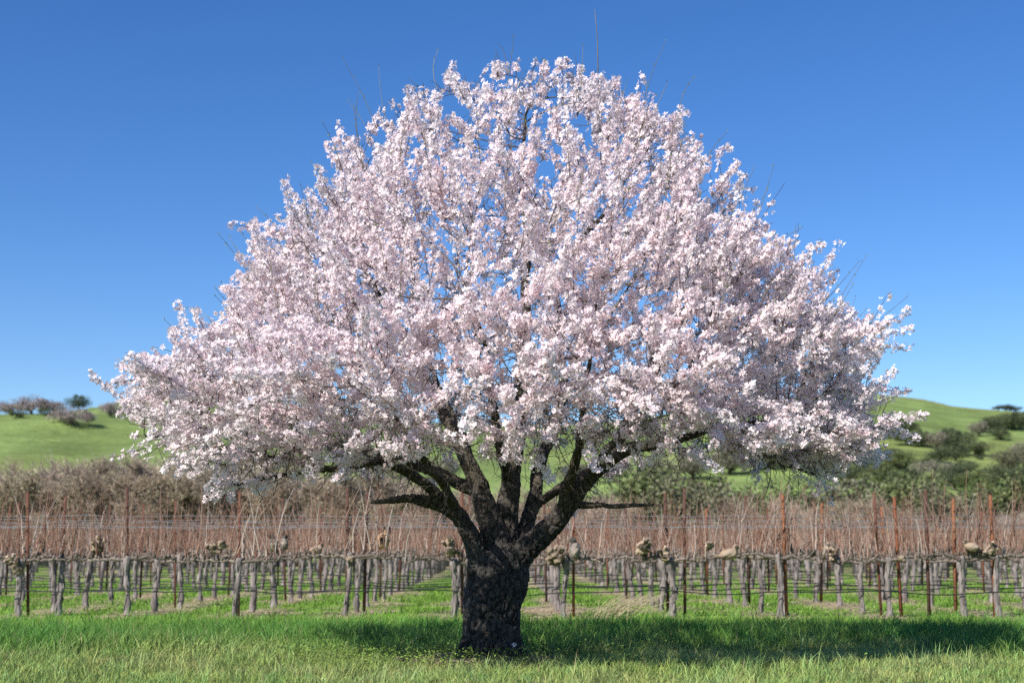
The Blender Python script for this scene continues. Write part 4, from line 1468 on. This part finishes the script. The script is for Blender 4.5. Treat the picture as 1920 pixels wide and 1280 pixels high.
# broad-leaved weeds among the grass by the trunk
n = 9000
a = rng.normal(0, 1, (n, 2))
X, Y = base[0] - .5 + a[:, 0] * 1.5, TREE_Y + .1 + a[:, 1] * .75
wk = (near_trunk(X, Y) > .5) & (fbm(np.stack([X, Y, X * 0], 1) * 1.6, 88, 2) > .44)
X, Y = X[wk], Y[wk]
n = len(X)
o = np.stack([X, Y, ground_z(X, Y) + rng.uniform(.03, .2, n)], 1)
dv = unit(rng.normal(0, 1, (n, 3)) * [1, 1, .4] + [0, 0, .25])
sv = unit(np.cross(dv, rng.normal(0, .3, (n, 3)) + [0, 0, 1]))
ln = rng.uniform(.02, .045, n)[:, None]
V = np.stack([o, o + dv * ln * .5 + sv * ln * .35, o + dv * ln, o + dv * ln * .5 - sv * ln * .35], 1).reshape(-1, 3)
link('weeds', mesh_np('weeds', V, np.arange(n * 4).reshape(-1, 4), M_GRASS, np.repeat(np.array([.24, .36, .07]) * rng.uniform(.6, 1.3, (n, 1)), 4, 0)), kind='stuff', label='broad-leaved yellow green weeds around the foot of the almond trunk', category='weeds')

# short turf between the vines
X, Y = scatter(78000, 21.4, 46, 2)
bmk = bare_mask(X, Y)
k = rng.random(len(X)) > bmk * 1.15
X, Y = X[k], Y[k]
tn = fbm(np.stack([X, Y, np.zeros_like(X)], 1) * .7, 64, 3)
L = rng.uniform(0.05, 0.13, len(X)) * (.6 + .8 * tn) * (.9 + Y / 120)
W_ = rng.uniform(0.012, 0.022, len(X)) * Y / 28
col = np.array([.20, .345, .05]) * rng.uniform(.7, 1.3, (len(X), 1)) * (.7 + .6 * tn[:, None])
V, Fs, Cc = blades(X, Y, L, W_, col, lean=.6)
link('vineyard_grass', mesh_np('vineyard_grass', V, Fs, M_GRASS, Cc), kind='stuff', label='short bright green grass between the vine rows', category='grass')

# straw mulch by the vine feet
X, Y = scatter(60000, 24.8, 44, 1.5)
k = rng.random(len(X)) < bare_mask(X, Y) * 1.3
X, Y = X[k], Y[k]
n = len(X)
a = rng.uniform(0, 2 * math.pi, n)
L = rng.uniform(.06, .22, n)
d = np.stack([np.cos(a), np.sin(a), rng.normal(0, .12, n)], 1) * L[:, None]
o = np.stack([X, Y, ground_z(X, Y) + rng.uniform(.004, .035, n)], 1)
sd = unit(np.cross(d, [0, 0, 1.0])) * rng.uniform(.006, .014, n)[:, None]
V = np.stack([o - sd, o + sd, o + d + sd * .6, o + d - sd * .6], 1).reshape(-1, 3)
V[:, 2] = np.maximum(V[:, 2], ground_z(V[:, 0], V[:, 1]) + .004)
link('straw_mulch', mesh_np('straw_mulch', V, np.arange(n * 4).reshape(-1, 4), M_STRAW, np.repeat(np.array([.50, .40, .26]) * rng.uniform(.6, 1.25, (n, 1)), 4, 0)), kind='stuff', label='pale straw and prunings scattered at the feet of the vines', category='straw')

# twig litter around the foot of the trunk
n = 1500
a = rng.uniform(0, 2 * math.pi, n)
r = rng.uniform(.28, .85, n)
o = np.stack([base[0] - .12 + np.cos(a) * r * 1.1, TREE_Y - .02 + np.sin(a) * r * .8, rng.uniform(.005, .06, n)], 1)
b = rng.normal(0, .5, n) + np.where(rng.random(n) < .5, 0, math.pi)
d = np.stack([np.cos(b), np.sin(b), rng.normal(0, .05, n)], 1) * rng.uniform(.08, .32, n)[:, None]
P = np.stack([o - d / 2, o + rng.normal(0, .012, (n, 3)), o + d / 2], 1)
P[:, :, 2] = np.maximum(P[:, :, 2], .012) + ground_z(P[:, :, 0], P[:, :, 1])
m = MB()
m.batch(P, np.tile([.004, .005, .003], (n, 1)), 3, np.array([.26, .21, .16]) * rng.uniform(.5, 1.4, (n, 1)))
link('twig_litter', m.mesh('twig_litter', M_STRAW), kind='stuff', label='ring of fallen dry twigs around the foot of the almond trunk', category='litter')

# tall dry grass tuft beside the vines
p = at(1140, 1160, 24.9)
tuft_o = empty('dry_grass_tuft', (p[0], 24.9, float(ground_z(p[0], 24.9))), label='tall dry straw-coloured grass tuft leaning right before the vines', category='grass tuft')
n = 90
t = np.linspace(0, 1, 5)
oo = rng.normal(0, .16, (n, 3)) * [1.3, .7, 0]
d = np.stack([rng.normal(.5, .4, n), rng.normal(0, .25, n), np.ones(n)], 1)
L = rng.uniform(.25, .62, n)
P = oo[:, None] + d[:, None] * (L[:, None] * t)[:, :, None] + np.array([.5, 0, -.25]) * (L[:, None] * t * t)[:, :, None]
m = MB()
m.batch(P, np.tile([.006, .006, .005, .004, .002], (n, 1)), 3, np.array([.50, .43, .27]) * rng.uniform(.6, 1.2, (n, 1)))
link('stalks', m.mesh('dry_stalks', M_STRAW), tuft_o, kind='stuff')

# small white wildflower at the trunk foot
p = at(964, 1238, 16.35)
fl = empty('white_wildflower', (p[0], 16.35, 0), label='small white wildflower in the grass at the foot of the trunk', category='flower')
m = MB()
m.tube([(0, 0, 0), (.005, 0, .1), (.0, 0, .2)], .0025, 4, (.1, .2, .04))
link('stem', m.mesh('wildflower_stem', M_GRASS), fl)
C = np.array([[-.012, 0, .205], [.014, 0, .20], [0, -.012, .19], [.002, .01, .215]])
V, Fc, Cc = flowers(C, unit(np.array([[-.4, -.6, .7], [.4, -.6, .7], [0, -1, .3], [0, -.2, 1.]])), np.full(4, .018), np.zeros(4), rng)
link('petals', mesh_np('wildflower_petals', V, Fc, M_PETAL, Cc), fl)

tri = 0
seen = set()
big_ = {}
for o in sc.objects:
    if o.type == 'MESH' and o.data.name not in seen:
        seen.add(o.data.name)
        big_[o.data.name] = len(o.data.loops) - 2 * len(o.data.polygons)
        tri += sum(max(0, 0) for _ in ()) + len(o.data.loops) - 2 * len(o.data.polygons)
print('triangles', tri, 'objects', len(sc.objects))
print(sorted(big_.items(), key=lambda q: -q[1])[:14])
